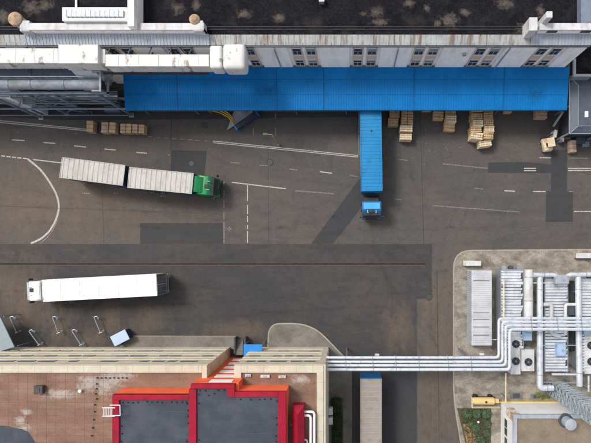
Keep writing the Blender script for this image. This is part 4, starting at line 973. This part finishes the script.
# red and orange penthouse with stair tower
ZP = 12.0
t = thing('red_penthouse', 'orange-walled rooftop block with crimson edges and slate roof decks', 'building', (*P(200, 420, ZP), ZB-.2))
def block(pts, nm, z=ZP):
    q = pp(pts, z); MB().prism(q, 9.4, z-.2).build('wall', ORNG, t, world=True)
def ring(pts, wd, z=ZP):
    """coping strips along a rectilinear outline given in px at height z"""
    q = [Vector(p) for p in pp(pts, z)]; n = len(q); mb = MB()
    cx = sum(v.x for v in q)/n; cy = sum(v.y for v in q)/n
    return q
block([(112, 395), (190, 395), (190, 560), (112, 560)], 'a')
block([(190.6, 384.3), (234.6, 384.3), (234.6, 392), (286, 392), (286, 560), (190.6, 560)], 'b', ZP+.002)
def strip(mb, x0, y0, x1, y1, z=ZP, z0=None):
    a = P(x0, y0, z); b = P(x1, y1, z); mb.box(a[0], a[1], (z0 or z-.45), b[0], b[1], z)
mb = MB(); strip(mb, 112, 395, 188.7, 400.3); strip(mb, 112, 400.32, 119, 560); strip(mb, 188.72, 389.2, 196.3, 560, ZP-.003)
mb.build('coping', CRIM, t, world=True, bevel=.03, seg=1)
mb = MB(); z = ZP+.05; strip(mb, 190.6, 384.3, 234.6, 389, z); strip(mb, 227, 389.02, 234.6, 397.2, z-.002); strip(mb, 234.62, 392, 278, 397.2, z); strip(mb, 278.02, 392, 286, 560, z)
mb.build('coping', CRIM, t, world=True, bevel=.03, seg=1)
mb = MB(); a = P(118.5, 399.8, ZP-.18); b = P(189.5, 560, ZP-.18); mb.box(a[0], a[1], ZP-.3, b[0], b[1], ZP-.19)
a = P(195.8, 388.6, ZP-.18); b = P(227.5, 560, ZP-.18); mb.box(a[0], a[1], ZP-.3, b[0], b[1], ZP-.19)
a = P(227.52, 396.7, ZP-.18); b = P(278.6, 560, ZP-.18); mb.box(a[0], a[1], ZP-.3, b[0], b[1], ZP-.191)
mb.build('deck', SLATE, t, world=True)
mb = MB()
for (xa, ya, xb, yb, n) in [(123, 402.5, 186, 402.5, 14), (187, 404, 187, 442, 7), (121, 404, 121, 442, 6), (199, 391, 224, 391, 5), (240, 399.5, 275, 399.5, 8), (276.3, 401, 276.3, 442, 8), (199, 395, 199, 440, 6), (208, 396, 215, 394, 2)]:
    for i in range(n):
        if random.random() < .25: continue
        px = xa+(xb-xa)*i/max(1, n-1); py = ya+(yb-ya)*i/max(1, n-1); c = P(px+random.uniform(-.8, .8), py+random.uniform(-.5, .5), ZP-.1); MB().cbox(c[0], c[1], ZP-.13, .11, .11, .11).build('deck_fixing', BLACK, t, world=True)
mb = MB()
for yy in range(401, 560, 11):
    for xa, xb in ((119.5, 188.5), (197, 277.5)):
        a = P(xa, yy, ZP-.18); b = P(xb, yy, ZP-.18); mb.box(a[0], a[1], ZP-.189, b[0], a[1]+.04, ZP-.175)
mb.build('deck_seam', mat('slate_seam', (.06, .068, .085), .7, .2), t, world=True)
# tower front with white window strips
ty = P(0, 384.3, ZP)[1]+.02; tx0 = GL+.05; tx1 = P(234.6, 0, ZP)[0]
MB().box(tx0-.3, ty-1.0, 0, tx1+.3, ty, ZP-.46).build('tower_wall', ORNG, t, world=True)
for i in range(6):
    z = 1.2+i*1.85; MB().box(tx0+.75, ty+.002, z, tx1-.45, ty+.05, z+.95).build('stair_window', WHITE, t, world=True)
# tan return wall of left wing
t2 = MB().box(GL, FY-1.75, 0, GL+.06, FY-.02, ZB-.27); t2.build('return_wall', mat('return_wall_tan', (.60, .47, .30), .8, .12, .8, stain=(.40, .28, .17), stain_amt=.6, stain_scale=(.6, .6, .6)), bpy.data.objects['cream_factory'], root=bpy.data.objects['cream_factory'], world=True)
# access ladder over the penthouse edge
t = thing('roof_ladder', 'white tubular access ladder bridging the left crimson roof edge', 'ladder', (*P(112, 411, ZP), ZB-.2))
mb = MB()
for py in (408, 416.3): mb.tube([P3(102.5, py, ZP-1.3), P3(108, py, ZP+.6), P3(115, py, ZP+.7)], .05, 8)
mb.build('stringer', WHITE, t, world=True, smooth=True)
mb = MB(); mb.tube([P3(110, 405.3, ZP+.7), P3(120, 405.3, ZP+.7), P3(120.2, 415.6, ZP+.7), P3(113, 415.6, ZP+.7)], .045, 8); mb.tube([P3(120, 405.3, ZP+.7), P3(119.5, 405.6, ZP-.1)], .04, 6); mb.build('handrail', WHITE, t, world=True)
mb = MB()
for k in range(6): px = 103.5+k*1.7; z = ZP-1.1+k*.33; mb.tube([P3(px, 408, z), P3(px, 416.3, z)], .035, 6)
mb.build('rung', WHITE, t, world=True)
# small red ridge roof and white pipes
t = thing('red_rooflight', 'narrow crimson ridged roof structure right of the penthouse', 'roof structure', (*P(298, 440, 11), ZB-.2))
a = P(292.3, 406.8, 11); b = P(303.6, 560, 11); xm = (a[0]+b[0])/2
MB().box(a[0], b[1], 9.4, b[0], a[1], 10.7).build('wall', CRIM, t, world=True)
MB().add([(a[0]-.05, a[1]+.05, 10.7), (b[0]+.05, a[1]+.05, 10.7), (b[0]+.05, b[1], 10.7), (a[0]-.05, b[1], 10.7), (xm, a[1]-.75, 11.3), (xm, b[1], 11.3)], [(0, 1, 4), (1, 2, 5, 4), (0, 4, 5, 3), (2, 3, 5), (3, 2, 1, 0)]).build('ridge_roof', CRIM, t, world=True)
t = thing('roof_pipework', 'pair of bent white pipes leaving the crimson ridged structure', 'pipes', (*P(310, 425, 10), ZB-.2))
for o_, py in ((0, 411.8), (3.6, 415.6)):
    q = [P3(303.5, py, 10.2), P3(314.3-o_, py, 10.2), P3(314.3-o_, 500, 10.2)]; MB().tube(rpath(q, .35), .13, 10).build('pipe', WHITE, t, world=True, smooth=True)
MB().tube(rpath([P3(303.5, 440, 10.1), P3(307, 440, 10.1), P3(307, 500, 10.1)], .3), .11, 10).build('pipe', PIPE, t, world=True, smooth=True)
t = thing('exhaust_stub', 'thin bent dark pipe between penthouse and crimson ridged structure', 'pipe', (*P(289.5, 435, 10), ZB-.2))
MB().tube(rpath([P3(291, 424.8, 10.2), P3(288.8, 426, 10.3), P3(288.4, 500, 10.3)], .2), .07, 8).build('pipe', STEELD, t, world=True, smooth=True); MB().tube([P3(291, 424.8, 10.2), P3(291.6, 424.3, 10.2)], .1, 8).build('collar', GALV, t, world=True)

# entrance steps and blue porch roof in the gap
t = thing('blue_porch', 'small bright blue porch roof at the foot of the stair tower', 'porch', (*P(252, 349, 0), 0))
MB().prism(pp([(243.5, 344.5), (262, 344.5), (262, 358), (243.5, 358)], 2.6), 2.5, 2.6).build('roof', mat('porch_blue', (.02, .22, .62), .4, .1, 1), t, world=True)
for q in pp([(244, 345.5), (261.5, 345.5)], 2.5): MB().tube([(q[0], q[1], 0), (q[0], q[1], 2.5)], .05, 8).build('post', GALV, t, world=True)
t = thing('entrance_steps', 'grey concrete steps with dark cheek walls left of the blue porch', 'steps', (*P(239, 345, 0), 0))
mb = MB()
for i in range(6):
    a = P(235.5, 339.5+i*2.2, .15*(i+1)); b = P(243, 355, .15*(i+1)); mb.box(a[0], b[1], .002*i, b[0], a[1], .17*(i+1))
mb.build('tread', CONC2, t, world=True)
for px in (233.6, 243.8):
    a = P(px, 338, 1.2); MB().box(a[0], a[1]-2.0, 0, a[0]+.22, a[1], 1.2).build('cheek_wall', STEELD, t, world=True)
# little plant along the right wall
def leaves(mb, c, rx, ry, rz, n, s):
    for _ in range(n):
        u = random.random()*2*math.pi; v = math.acos(random.uniform(-.2, 1)); k = random.random()**.35
        p = Vector((c[0]+rx*k*math.sin(v)*math.cos(u), c[1]+ry*k*math.sin(v)*math.sin(u), c[2]+rz*k*math.cos(v)))
        a = Vector((random.gauss(0, 1), random.gauss(0, 1), random.gauss(0, .5))).normalized(); b = a.cross(Vector((random.gauss(0, .5), random.gauss(0, .5), 1))).normalized()
        ss = s*random.uniform(.6, 1.4); mb.add([tuple(p-a*ss), tuple(p+b*ss*.5), tuple(p+a*ss), tuple(p-b*ss*.5)], [(0, 1, 2, 3)])
def shrub(px, py, r, h, m, lab, cat='shrub', group='shrubs in the planting beds', n=420, z0=.13, nm='shrub'):
    c = P(px, py, h*.6); t = thing(nm, lab, cat, (c[0], c[1], z0), 0, group)
    mb = MB(); leaves(mb, (0, 0, h*.35), r, r, h*.65, n, .10); 
    for k in range(3):
        a = random.random()*6.28; leaves(mb, (r*.5*math.cos(a), r*.5*math.sin(a), h*.4), r*.5, r*.5, h*.55, n//5, .09)
    mb.build('foliage', m, t)
    mb = MB()
    for k in range(5): a = k*1.26; mb.tube([(0, 0, 0), (r*.5*math.cos(a), r*.5*math.sin(a), h*.7)], .025, 5)
    mb.build('stem', WOODD, t)
sheet('planting_bed', [[(331.5, 398), (343, 398), (343, 500), (331.5, 500)]], .145, SOIL)
for i, py in enumerate((402, 409, 416.5, 424, 431, 438.5, 446)):
    shrub(337+random.uniform(-1, 1.2), py, .62, 1.1, GRASSD, ['topmost dark shrub of the narrow bed beside the cream wall', 'second dark shrub from the top in the narrow bed', 'third dark shrub from the top in the narrow bed, by the white wall units',
          'fourth dark shrub from the top in the narrow bed', 'fifth dark shrub from the top in the narrow bed', 'sixth dark shrub from the top in the narrow bed', 'lowest dark shrub of the narrow bed, at the frame edge'][i], n=330)
for i, py in enumerate((411, 420.5)):
    c = P(332.3, py, 2.6); t = thing('air_conditioner', ['upper white wall unit on the right side of the cream building', 'lower white wall unit on the right side of the cream building'][i], 'air conditioner', (EXW+.1, c[1], 2.2), 0, 'white units on the wall')
    MB().box(0, -.42, 0, .55, .42, .7).build('casing', WHITEW, t, bevel=.03, seg=1); MB().tube([(.551, 0, .35), (.57, 0, .35)], .25, 14).build('fan', BLACK, t); MB().box(-.1, -.3, -.06, .5, -.25, -.01).box(-.1, .25, -.06, .5, .3, -.01).build('bracket', STEELD, t)

# ------------------------------------------------------------------ pipe bridge
ZZ = 5.5
ys_b = (357.6, 361.8, 365.4, 369.6); xs_v = (498.8, 502.4, 505.6, 509.6); ys_t = (318.4, 322.0, 325.5, 329.3)
bl = ['outermost', 'second', 'third', 'innermost']
for i in range(4):
    z = ZZ+.02*i
    t = thing('process_pipe', f'{bl[i]} silver pipe of the four bending across the pipe bridge', 'pipe', (*P(400, ys_b[i], z), z), 0, 'silver pipes of the pipe bridge')
    pts = [(-2.75, P(0, ys_b[i], z)[1], z), P3(xs_v[i], ys_b[i], z), P3(xs_v[i], ys_t[i], z), P3(680, ys_t[i], z)]
    MB().tube(rpath(pts, .45), (.17, .16, .16, .19)[i], 12).build('pipe', PIPE, t, world=True, smooth=True)
    for px, py in [(a_, ys_b[i]) for a_ in (345, 372, 395, 418, 447, 470)]+[(a_, ys_t[i]) for a_ in (530, 556, 580)]:
        q = P3(px+i*.3, py, z); MB().tube([q, (q[0]+.12, q[1], q[2])], .205, 12).build('collar', GALV, t, world=True)
t = thing('pipe_bridge_frame', 'steel brackets and posts holding up the four silver pipes', 'support frame', (*P(440, 364, 0), 0))
for px in (378, 395, 440, 447, 488):
    a = P(px, 355.5, ZZ-.25); b = P(px, 371.5, ZZ-.25); MB().box(a[0]-.06, b[1], ZZ-.36, a[0]+.06, a[1], ZZ-.24).build('cross_beam', STEEL, t, world=True)
mb = MB(); 
for py in (359.7, 367.6): a = P(331, py, ZZ-.4); b = P(512, py, ZZ-.4); mb.box(a[0], a[1]-.05, ZZ-.55, b[0], a[1]+.05, ZZ-.37)
mb.build('girder', STEEL, t, world=True)
for px in (346.5, 468, 505):
    for py in (357.5, 369): q = P(px, py, ZZ-.4); MB().box(q[0]-.07, q[1]-.07, 0, q[0]+.07, q[1]+.07, ZZ-.55).build('post', STEEL, t, world=True)
mb = MB()
for px, py in ((377, 355), (482, 354.5)): q = P(px, py, ZZ); mb.box(q[0]-.25, q[1]-.1, ZZ-.24, q[0]+.25, q[1]+.12, ZZ+.0)
mb.build('junction_box', WHITEW, t, world=True)

# ------------------------------------------------------------------ plant yard at the right
ZC = .13
a = P(472, 345.7, 2.7); b = P(492.2, 270.4, 2.7)
t = thing('storage_container', 'long pale grey ribbed container standing on the corner pavement', 'container', (a[0], a[1], ZC))
CT = mat('container_grey', (.46, .47, .49), .5, .08, .8, stain=(.30, .31, .32), stain_amt=.5, stain_scale=(.4, .8, .5))
MB().box(a[0], a[1], ZC+.1, b[0], b[1], 2.62).build('body', CT, t, world=True, bevel=.03, seg=1)
mb = MB(); y = a[1]+.15
while y < b[1]-.2: mb.box(a[0]+.1, y, 2.62, b[0]-.1, y+.10, 2.655); y += .24
mb.build('roof_ribs', CT, t, world=True)
mb = MB()
for y in (a[1]+1.25, a[1]+2.25, a[1]+3.15, a[1]+4.0, b[1]-1.3): mb.box(a[0]+.15, y, 2.656, b[0]-.35, y+.06, 2.68)
mb.build('roof_strap', STEELD, t, world=True)
mb = MB(); y = a[1]+.1
while y < b[1]-.1: mb.box(a[0]-.05, y, .3, a[0]-.001, y+.12, 2.5); y += .26
mb.build('side_ribs', EAVEB, t, world=True)
MB().box(a[0]+.1, a[1]-.05, .3, b[0]-.1, a[1]-.001, 2.5).build('door', CT, t, world=True)
MB().tube([(b[0], a[1]+.6, 2.0), (b[0]+.75, a[1]+.6, 2.0)], .07, 8).build('connection_pipe', PIPE, t, world=True)
for i, (px0, px1, py0, py1) in enumerate([(463.6, 481, 261, 265.6), (576.5, 600, 253.3, 258)]):
    h = 1.0; a = P(px0, py1, h); b = P(px1, py0, h)
    t = thing('concrete_block', ['whitish concrete barrier block above the grey container', 'whitish concrete barrier block at the right edge of the pavement'][i], 'block', ((a[0]+b[0])/2, a[1], ZC), 0, 'concrete barrier blocks on the pavement')
    MB().box(a[0], a[1], ZC, b[0], b[1], h-.1).build('plinth', TANW, t, world=True); MB().box(a[0]-.03, a[1]-.03, h-.1, b[0]+.03, b[1]+.03, h).build('top_slab', WHITEW, t, world=True, bevel=.02, seg=1)

def chiller(px0, px1, py0, py1, z, lab, pitch=.36):
    a = P(px0, py1, z); b = P(px1, py0, z)
    t = thing('cooling_unit', lab, 'cooling unit', ((a[0]+b[0])/2, (a[1]+b[1])/2, ZC), 0, 'louvred cooling units in the plant yard')
    MB().box(a[0]+.05, a[1]+.05, ZC, b[0]-.05, b[1]-.05, z-.25).build('casing', STEELD, t, world=True)
    mb = MB(); y = a[1]; k = 0
    while y < b[1]-.1:
        wd = pitch*random.choice((.80, .86, .9, .9)); x1 = b[0]-random.choice((0, 0, .1, .25))
        mb.add([(a[0], y, z-.22), (x1, y, z-.22), (x1, y+wd, z-.06), (a[0], y+wd, z-.06), (a[0], y, z-.26), (x1, y, z-.26), (x1, y+wd, z-.10), (a[0], y+wd, z-.10)], [(0, 1, 2, 3), (4, 5, 6, 7), (0, 1, 5, 4), (1, 2, 6, 5), (2, 3, 7, 6), (3, 0, 4, 7)]); y += pitch; k += 1
    mb.build('louvre', LOUV, t, world=True)
    mb = MB()
    for xx in (a[0]-.04, b[0]-.02): mb.box(xx, a[1]-.05, ZC, xx+.07, b[1], z-.03)
    mb.box(a[0], b[1]+.001, ZC, b[0], b[1]+.08, z-.02); mb.build('frame', GALV, t, world=True)
    nb = 3
    for k in range(nb):
        xc = a[0]+(b[0]-a[0])*(k+.5)/nb; MB().cyl((xc, b[1]+.25), .28, z-.9, z-.3, 16).build('end_drum', (GALV, STEELD, STEELL)[k % 3], t, world=True, smooth=True)
    return t
chiller(501, 523.5, 270, 349, 2.5, 'leftmost louvred cooling unit, right of the grey container')
chiller(545, 568, 279, 372, 2.5, 'middle louvred cooling unit between the thick vertical pipes')
chiller(580.5, 603, 279, 372, 2.5, 'rightmost louvred cooling unit, cut by the right edge')

def bigpipe(pts, r, z, lab, m=PIPE, bend=.5, nm='insulated_pipe', flanges=True):
    t = thing(nm, lab, 'pipe', P3(pts[0][0], pts[0][1], z), 0, 'thick pipes of the plant yard')
    q = [P3(x, y, z) for x, y in pts]
    MB().tube(rpath(q, bend), r, 18).build('pipe', m, t, world=True, smooth=True)
    mb = MB()
    for i in range(len(q)-1):
        A, B = Vector(q[i]), Vector(q[i+1]); d = B-A
        if d.length > 1.6:
            for f in ((.12, .5, .88) if d.length > 4 else (.5,)):
                c = A+d*f; e = d.normalized()*.05; MB().tube([tuple(c-e), tuple(c+e)], r*1.1, 18).build('flange', GALV, t, world=True)
    mb = MB()
    for f in (.15, .85):
        A, B = Vector(q[0]), Vector(q[1]); c = A+(B-A)*f; mb.box(c.x-.06, c.y-.06, ZC, c.x+.06, c.y+.06, z-r)
    mb.build('support', STEEL, t, world=True)
    return t
bigpipe([(528.5, 269.5), (528.5, 331)], .52, 3.1, 'thickest white upright pipe between the left and middle cooling units', WHITEW)
bigpipe([(539.8, 276), (539.8, 388), (553, 388)], .36, 3.2, 'long silver pipe left of the middle unit, bending right at its foot')
bigpipe([(578, 276), (579.5, 386)], .36, 3.2, 'long silver pipe right of the middle unit')
bigpipe([(533.5, 274.8), (554, 274.8), (557.5, 277), (566, 277), (570, 274.5), (700, 274.5)], .27, 3.5, 'silver header pipe along the top of the cooling units', bend=.3)
bigpipe([(543, 304.5), (551.5, 304.5), (551.5, 334), (560, 336.5)], .24, 3.0, 'white branch pipe hooking under the pipe bundle', WHITEW, .35)
bigpipe([(575, 304.5), (565.5, 304.5), (565.5, 335)], .2, 3.0, 'white branch pipe from the right upright pipe', WHITEW, .3)
bigpipe([(552, 374.5), (577, 374.5)], .13, 2.8, 'thin silver pipe crossing below the middle unit')
bigpipe([(588.5, 376), (588.5, 392)], .12, 2.6, 'short thin silver pipe at the right edge')
bigpipe([(503.8, 281), (503.9, 317)], .09, 3.2, 'slim cream upright pipe on the left unit', WOODP)
bigpipe([(505.8, 373), (505.8, 402)], .085, 1.8, 'slim cream pipe running down to the white building', WOODP)
bigpipe([(532, 281), (532, 283), (545, 283)], .08, 2.9, 'short thin pipe beside the thickest pipe')
bigpipe([(536.5, 345.5), (580, 345.5)], .06, 3.0, 'thin conduit crossing the middle unit', GALV)
bigpipe([(536.5, 382), (575, 383)], .09, 1.6, 'low thin conduit below the middle unit', GALV)
for i, (px0, py0, px1, py1, z, m, lab) in enumerate([(556, 275.5, 569.5, 284, 3.9, EAVEB, 'pale blue-grey box on the header pipe'), (524.2, 332, 532.4, 340.8, 3.2, PIPEB, 'blue box just below the pipe bundle, left'), (557.5, 344.5, 566.3, 356.5, 3.1, PIPEB, 'blue box on the middle cooling unit'),
                                                     (584, 330, 593, 335, 3.2, PIPEB, 'blue box above the right fan unit'), (568.5, 306, 575.3, 315.4, 3.0, STEELD, 'dark valve box right of the hooked pipe'), (569, 281, 574.5, 302, 1.8, DARKM, 'dark cabinet right of the middle unit'), (568.5, 318.5+12, 575, 350, 1.6, DARKM, 'dark cabinet below the pipe bundle')]):
    a = P(px0, py1, z); b = P(px1, py0, z); t = thing('equipment_box', lab, 'equipment box', ((a[0]+b[0])/2, (a[1]+b[1])/2, ZC), 0, 'equipment boxes in the plant yard')
    MB().box(a[0], a[1], z-.8, b[0], b[1], z-.05).build('casing', m, t, world=True, bevel=.03, seg=1)
    MB().box(a[0]+.1, a[1]+.1, z-.049, b[0]-.1, b[1]-.1, z).build('lid', m, t, world=True, bevel=.01, seg=1)
    MB().box((a[0]+b[0])/2-.08, (a[1]+b[1])/2-.08, ZC, (a[0]+b[0])/2+.08, (a[1]+b[1])/2+.08, z-.8).build('post', STEEL, t, world=True)
    if i in (0, 2): MB().cyl(((a[0]+b[0])/2+.1, (a[1]+b[1])/2), .16, z, z+.1, 12).build('knob', GALV, t, world=True)

def fan_unit(px0, py0, px1, py1, z, fans, lab):
    a = P(px0, py1, z); b = P(px1, py0, z); t = thing('fan_condenser', lab, 'condenser', ((a[0]+b[0])/2, (a[1]+b[1])/2, ZC), 0, 'white condensers with black fans')
    body = MB().box(a[0], a[1], ZC+.25, b[0], b[1], z).build('casing', WHITEW, t, world=True, bevel=.04, seg=2)
    mb = MB()
    for sx in (a[0]+.1, b[0]-.2):
        for sy in (a[1]+.1, b[1]-.2): mb.box(sx, sy, ZC, sx+.1, sy+.1, ZC+.25)
    mb.build('foot', STEELD, t, world=True)
    for fx, fy in fans:
        c = P(fx, fy, z); f = MB().cyl(c, .47, z+.002, z+.07, 28).build('fan', BLACK, t, world=True)
        mb = MB()
        for k in range(5):
            an = k*1.2566; d = Vector((math.cos(an), math.sin(an), 0)); p = Vector((-d.y, d.x, 0)); c3 = Vector((c[0], c[1], z+.09))
            mb.add([tuple(c3+d*.1-p*.05), tuple(c3+d*.42-p*.12+Vector((0, 0, .02))), tuple(c3+d*.42+p*.1), tuple(c3+d*.1+p*.06)], [(0, 1, 2, 3)])
        mb.build('blade', STEELD, f, root=t, world=True)
        MB().cyl(c, .12, z+.08, z+.14, 12).build('hub', GALV, f, root=t, world=True)
        mb = MB()
        for rr in (.2, .33, .46): 
            q = [(c[0]+rr*math.cos(u*math.pi/12), c[1]+rr*math.sin(u*math.pi/12), z+.16) for u in range(25)]; mb.tube(q, .008, 4, cap=False)
        for u in range(4): d = Vector((math.cos(u*.785), math.sin(u*.785), 0))*.47; mb.tube([(c[0]-d.x, c[1]-d.y, z+.16), (c[0]+d.x, c[1]+d.y, z+.16)], .01, 4)
        mb.build('guard', STEELD, f, root=t, world=True)
fan_unit(511, 333.5, 520.6, 374.6, 2.4, [(515.8, 344), (515.8, 361.2)], 'tall white condenser with two black fans, left of the single-fan one')
fan_unit(521.4, 349.4, 534.4, 371.3, 2.2, [(528.3, 362)], 'squarer white condenser with one black fan')
fan_unit(584.7, 335.6, 598, 374, 2.4, [(591, 345.5), (591, 361.5)], 'white condenser with black fans cut by the right edge')

# lattice mast rising toward the camera at the lower right
b = P(553, 386, 0); t = thing('lattice_mast', 'blue-grey lattice steel mast rising beside the white-walled building', 'mast', (*b, ZC))
ms = .85; hh = 16.0; MASTM = mat('mast_paint', (.27, .31, .34), .7, .2, 1)
for sx in (-1, 1):
    for sy in (-1, 1): MB().tube([(sx*ms, sy*ms, 0), (sx*ms, sy*ms, hh)], .06, 8).build('leg', MASTM, t)
mb = MB(); z = 0; k = 0
while z < hh-.9:
    for (p, q) in (((-ms, -ms), (ms, -ms)), ((ms, -ms), (ms, ms)), ((ms, ms), (-ms, ms)), ((-ms, ms), (-ms, -ms))):
        if k % 2: p, q = q, p
        mb.tube([(p[0], p[1], z), (q[0], q[1], z+.9)], .045, 5); mb.tube([(q[0], q[1], z), (p[0], p[1], z+.9)], .045, 5); mb.tube([(p[0], p[1], z), (q[0], q[1], z)], .04, 5)
    z += .9; k += 1
mb.build('lattice', MASTM, t)
mb = MB(); mb.tube([(0.3, 0, 0), (0.3, 0, hh)], .16, 12); mb.build('flue', PIPE, t, smooth=True)
mb = MB()
for s in (-.2, .2): mb.tube([(-ms-.1, s, 0), (-ms-.1, s, hh)], .025, 5)
for k in range(int(hh/.35)): mb.tube([(-ms-.1, -.2, k*.35), (-ms-.1, .2, k*.35)], .018, 5)
mb.build('ladder', GALV, t)

# white-walled building lower right
ZW = 4.7; bx, by = P(500.5, 401.8, 0)
t = thing('white_annex', 'white-walled building with dusty tan flat roof, lower right corner', 'building', (bx, by, 0))
MB().box(bx, -60, 0, 60, by, ZW-.2).build('wall', WHITE, t, world=True)
mb = MB(); cw = .42; mb.box(bx-.05, -60, ZW-.2, bx+cw, by-cw-.01, ZW+.1).box(bx-.05, by-cw, ZW-.2, 60, by+.05, ZW+.102); mb.build('coping', EAVEB, t, world=True, bevel=.02, seg=1)
MB().box(bx+cw+.002, -60, ZW-.19, 60, by-cw-.012, ZW-.05).build('roof', TANROOF, t, world=True)
mb = MB(); mb.prism([(bx-.01, by-.05), (bx-.01, by+.004), (bx+.8, by+.004), (bx+.8, by-.05)], 0, 0.5)
mb = MB()
for k in range(6):
    y = by-1.5-k*2.3; f = MB().box(bx-.02, y-2.0, 1.6, bx-.004, y, 2.5).build('window', GLASS, t, world=True); MB().box(bx-.035, y-1.05, 1.6, bx-.021, y-.97, 2.5).build('mullion', FRAMEW, f, root=t, world=True)
MB().box(bx-.03, by-.9, 2.2, bx+.9, by+.006, 4.4).build('rust_stain_panel', mat('rust_stained_render', (.42, .22, .11), .8, .3, 1.2, stain=(.7, .66, .6), stain_amt=.9, stain_scale=(.8, .8, .8), stain_lo=.42, stain_hi=.6), t, world=True)
MB().box(bx-.6, by+.02, .1, 60, by+.16, .5).build('base_ledge', BUFF, t, world=True)
c = P(571.5, 425.3, 6.2); t = thing('flue_stack', 'round grey capped flue on the dusty tan roof', 'chimney', (c[0], c[1], ZW-.05))
MB().cyl(c, .85, ZW-.05, ZW+.12, 28).build('collar', STEELD, t, world=True, smooth=True); MB().cyl(c, .6, ZW+.25, 5.95, 28).build('shaft', EAVEB, t, world=True, smooth=True)  # dark disc at the foot stands in for the shade ring round the flue
MB().cyl(c, .68, 5.95, 6.1, 28, .66).cyl(c, .66, 6.101, 6.2, 28, .3).build('cap', EAVEB, t, world=True, smooth=True)
# parked buff tank trailer with railing
c = P(484, 401.6, 1.2); t = thing('tank_trailer', 'buff yellow tank trailer parked on the pavement above the flower bed', 'tank trailer', (c[0], c[1], ZC))
MB().tube([(-1.25, 0, .85), (-1.1, 0, .85), (1.1, 0, .85), (1.25, 0, .85)], .46, 24).build('tank', BUFF, t, smooth=True)
for s in (-1, 1): MB().tube([(s*1.25, 0, .85), (s*1.38, 0, .85)], .36, 20).build('end_cap', BUFF, t, smooth=True)
MB().box(-1.35, -.4, .3, 1.5, .4, .42).build('chassis', DARKM, t)
for x in (-.95, .95):
    for s in (-1, 1): MB().tube([(x, s*.42, .3), (x, s*.62, .3)], .3, 16).build('wheel', BLACK, t, smooth=True)
MB().box(1.25, -.25, .42, 1.95, .25, .95).build('pump_box', BUFF, t, bevel=.04); MB().cyl((.2, 0), .14, 1.29, 1.4, 14).build('filler_cap', DARKM, t)
t = thing('pavement_railing', 'low cream railing around the yellow tank trailer', 'railing', (*P(485, 408, 0), ZC))
mb = MB(); q = [P3(472.3, 398, .9), P3(472.3, 408, .9), P3(500, 408, .9)]; mb.tube(q, .05, 6); mb.tube([(a, b, .5) for a, b, _ in q], .03, 6); mb.build('rail', WOODP, t, world=True)
mb = MB()
for px, py in ((472.3, 398), (472.3, 403), (472.3, 408), (479, 408), (486, 408), (493, 408), (500, 408)): a = P(px, py, .9); mb.tube([(a[0], a[1], ZC), (a[0], a[1], .9)], .04, 6)
mb.build('post', WOODP, t, world=True)
# hatch on pavement
for i, (px, py, a, b, lab) in enumerate([(516, 395.5, .9, .6, 'dark cellar hatch in the pavement north of the white building'), (534.5, 396.5, .4, .4, 'small round dark drain beside the weeds')]):
    c = P(px, py, 0); t = thing('pavement_hatch', lab, 'hatch', (*c, ZC)); MB().box(-a/2, -b/2, .006, a/2, b/2, .05).build('lid', STEELD, t, bevel=.01, seg=1); MB().box(-a/2-.35, -b/2-.12, .003, a/2+.35, b/2+.12, .03).build('frame', CONC2, t)

# flower bed and shrubs lower right
sheet('flower_bed', [[(457, 408.2), (491, 408.5), (491, 480), (474, 480)]], .146, SOIL)
sheet('bare_path', [[(463, 424), (466, 424), (476, 437), (482, 480), (474, 480)]], .152, mat('orange_earth', (.26, .15, .07), .9, .3, 1.5, fine=.2))
sb = [(467.6, 413.8, .62, .85, 'left of three round clipped bushes in the flower bed'), (476.8, 413.6, .6, .85, 'middle of three round clipped bushes in the flower bed'), (486, 413.2, .66, .9, 'right of three round clipped bushes in the flower bed'),
      (480, 441.5, .62, .8, 'rounded bush at the bottom of the flower bed'), (487, 433, .45, .5, 'low spreading plant on the right of the flower bed'), (470, 424, .4, .35, 'low ragged plant near the left kerb of the flower bed'),
      (476, 428, .5, .35, 'low ragged plant in the middle of the flower bed'), (488, 424, .45, .4, 'low plant below the right clipped bush')]
for (px, py, r, h, lab) in sb: shrub(px, py, r, h, GRASS, lab, n=650 if r > .55 else 260)
mb = MB()
for _ in range(1500):
    px = random.uniform(461, 490); py = random.uniform(409, 446)
    if px < 457+(py-408)*.25+2: continue
    c = P(px, py, .15); leaves(mb, (c[0], c[1], .16), .07, .07, .12, 2, .06)
o = mb.build('ground_cover', GRASSD, kind='stuff'); tag(o, 'patchy low green weeds covering the flower bed', 'ground cover')
c = P(478.4, 422.3, .5); t = thing('garden_lamp', 'tiny white globe lamp in the flower bed', 'lamp', (*c, .14)); MB().cyl((0, 0), .04, 0, .3, 8).build('stem', STEELD, t)
me = MB(); me.cyl((0, 0), .08, .30, .36, 12, .15).cyl((0, 0), .15, .361, .46, 12, .07); me.build('globe', WHITE, t, smooth=True)
for i, (px, py) in enumerate([(538, 395.6), (543, 396.8), (548, 396.2)]):
    shrub(px, py, .3, .3, mat('weed_green', (.12, .15, .03), .8, .4, 3), ['left weed tuft beside the white wall', 'middle weed tuft beside the white wall', 'right weed tuft beside the white wall'][i], 'weed', 'weed tufts by the white wall', 120, nm='weed_tuft')

mb = MB()
for _ in range(260):
    px, py = random.choice([(random.uniform(380, 575), random.uniform(112, 160)), (random.gauss(130, 60), random.gauss(134, 6)), (random.uniform(455, 590), random.uniform(252, 268)), (random.uniform(455, 505), random.uniform(375, 400))])
    c = P(px, py, 0); z = .14 if px > 455 and py > 250 else .02
    mb.cbox(c[0], c[1], z+.012, random.uniform(.04, .16), random.uniform(.03, .09), .012, random.random()*3)
o = mb.build('litter', mat('litter_pale', (.22, .19, .15), .9, .6, 2), kind='stuff'); tag(o, 'scattered scraps of wood and paper on the yard surface', 'litter')
print('objects', len(bpy.data.objects))
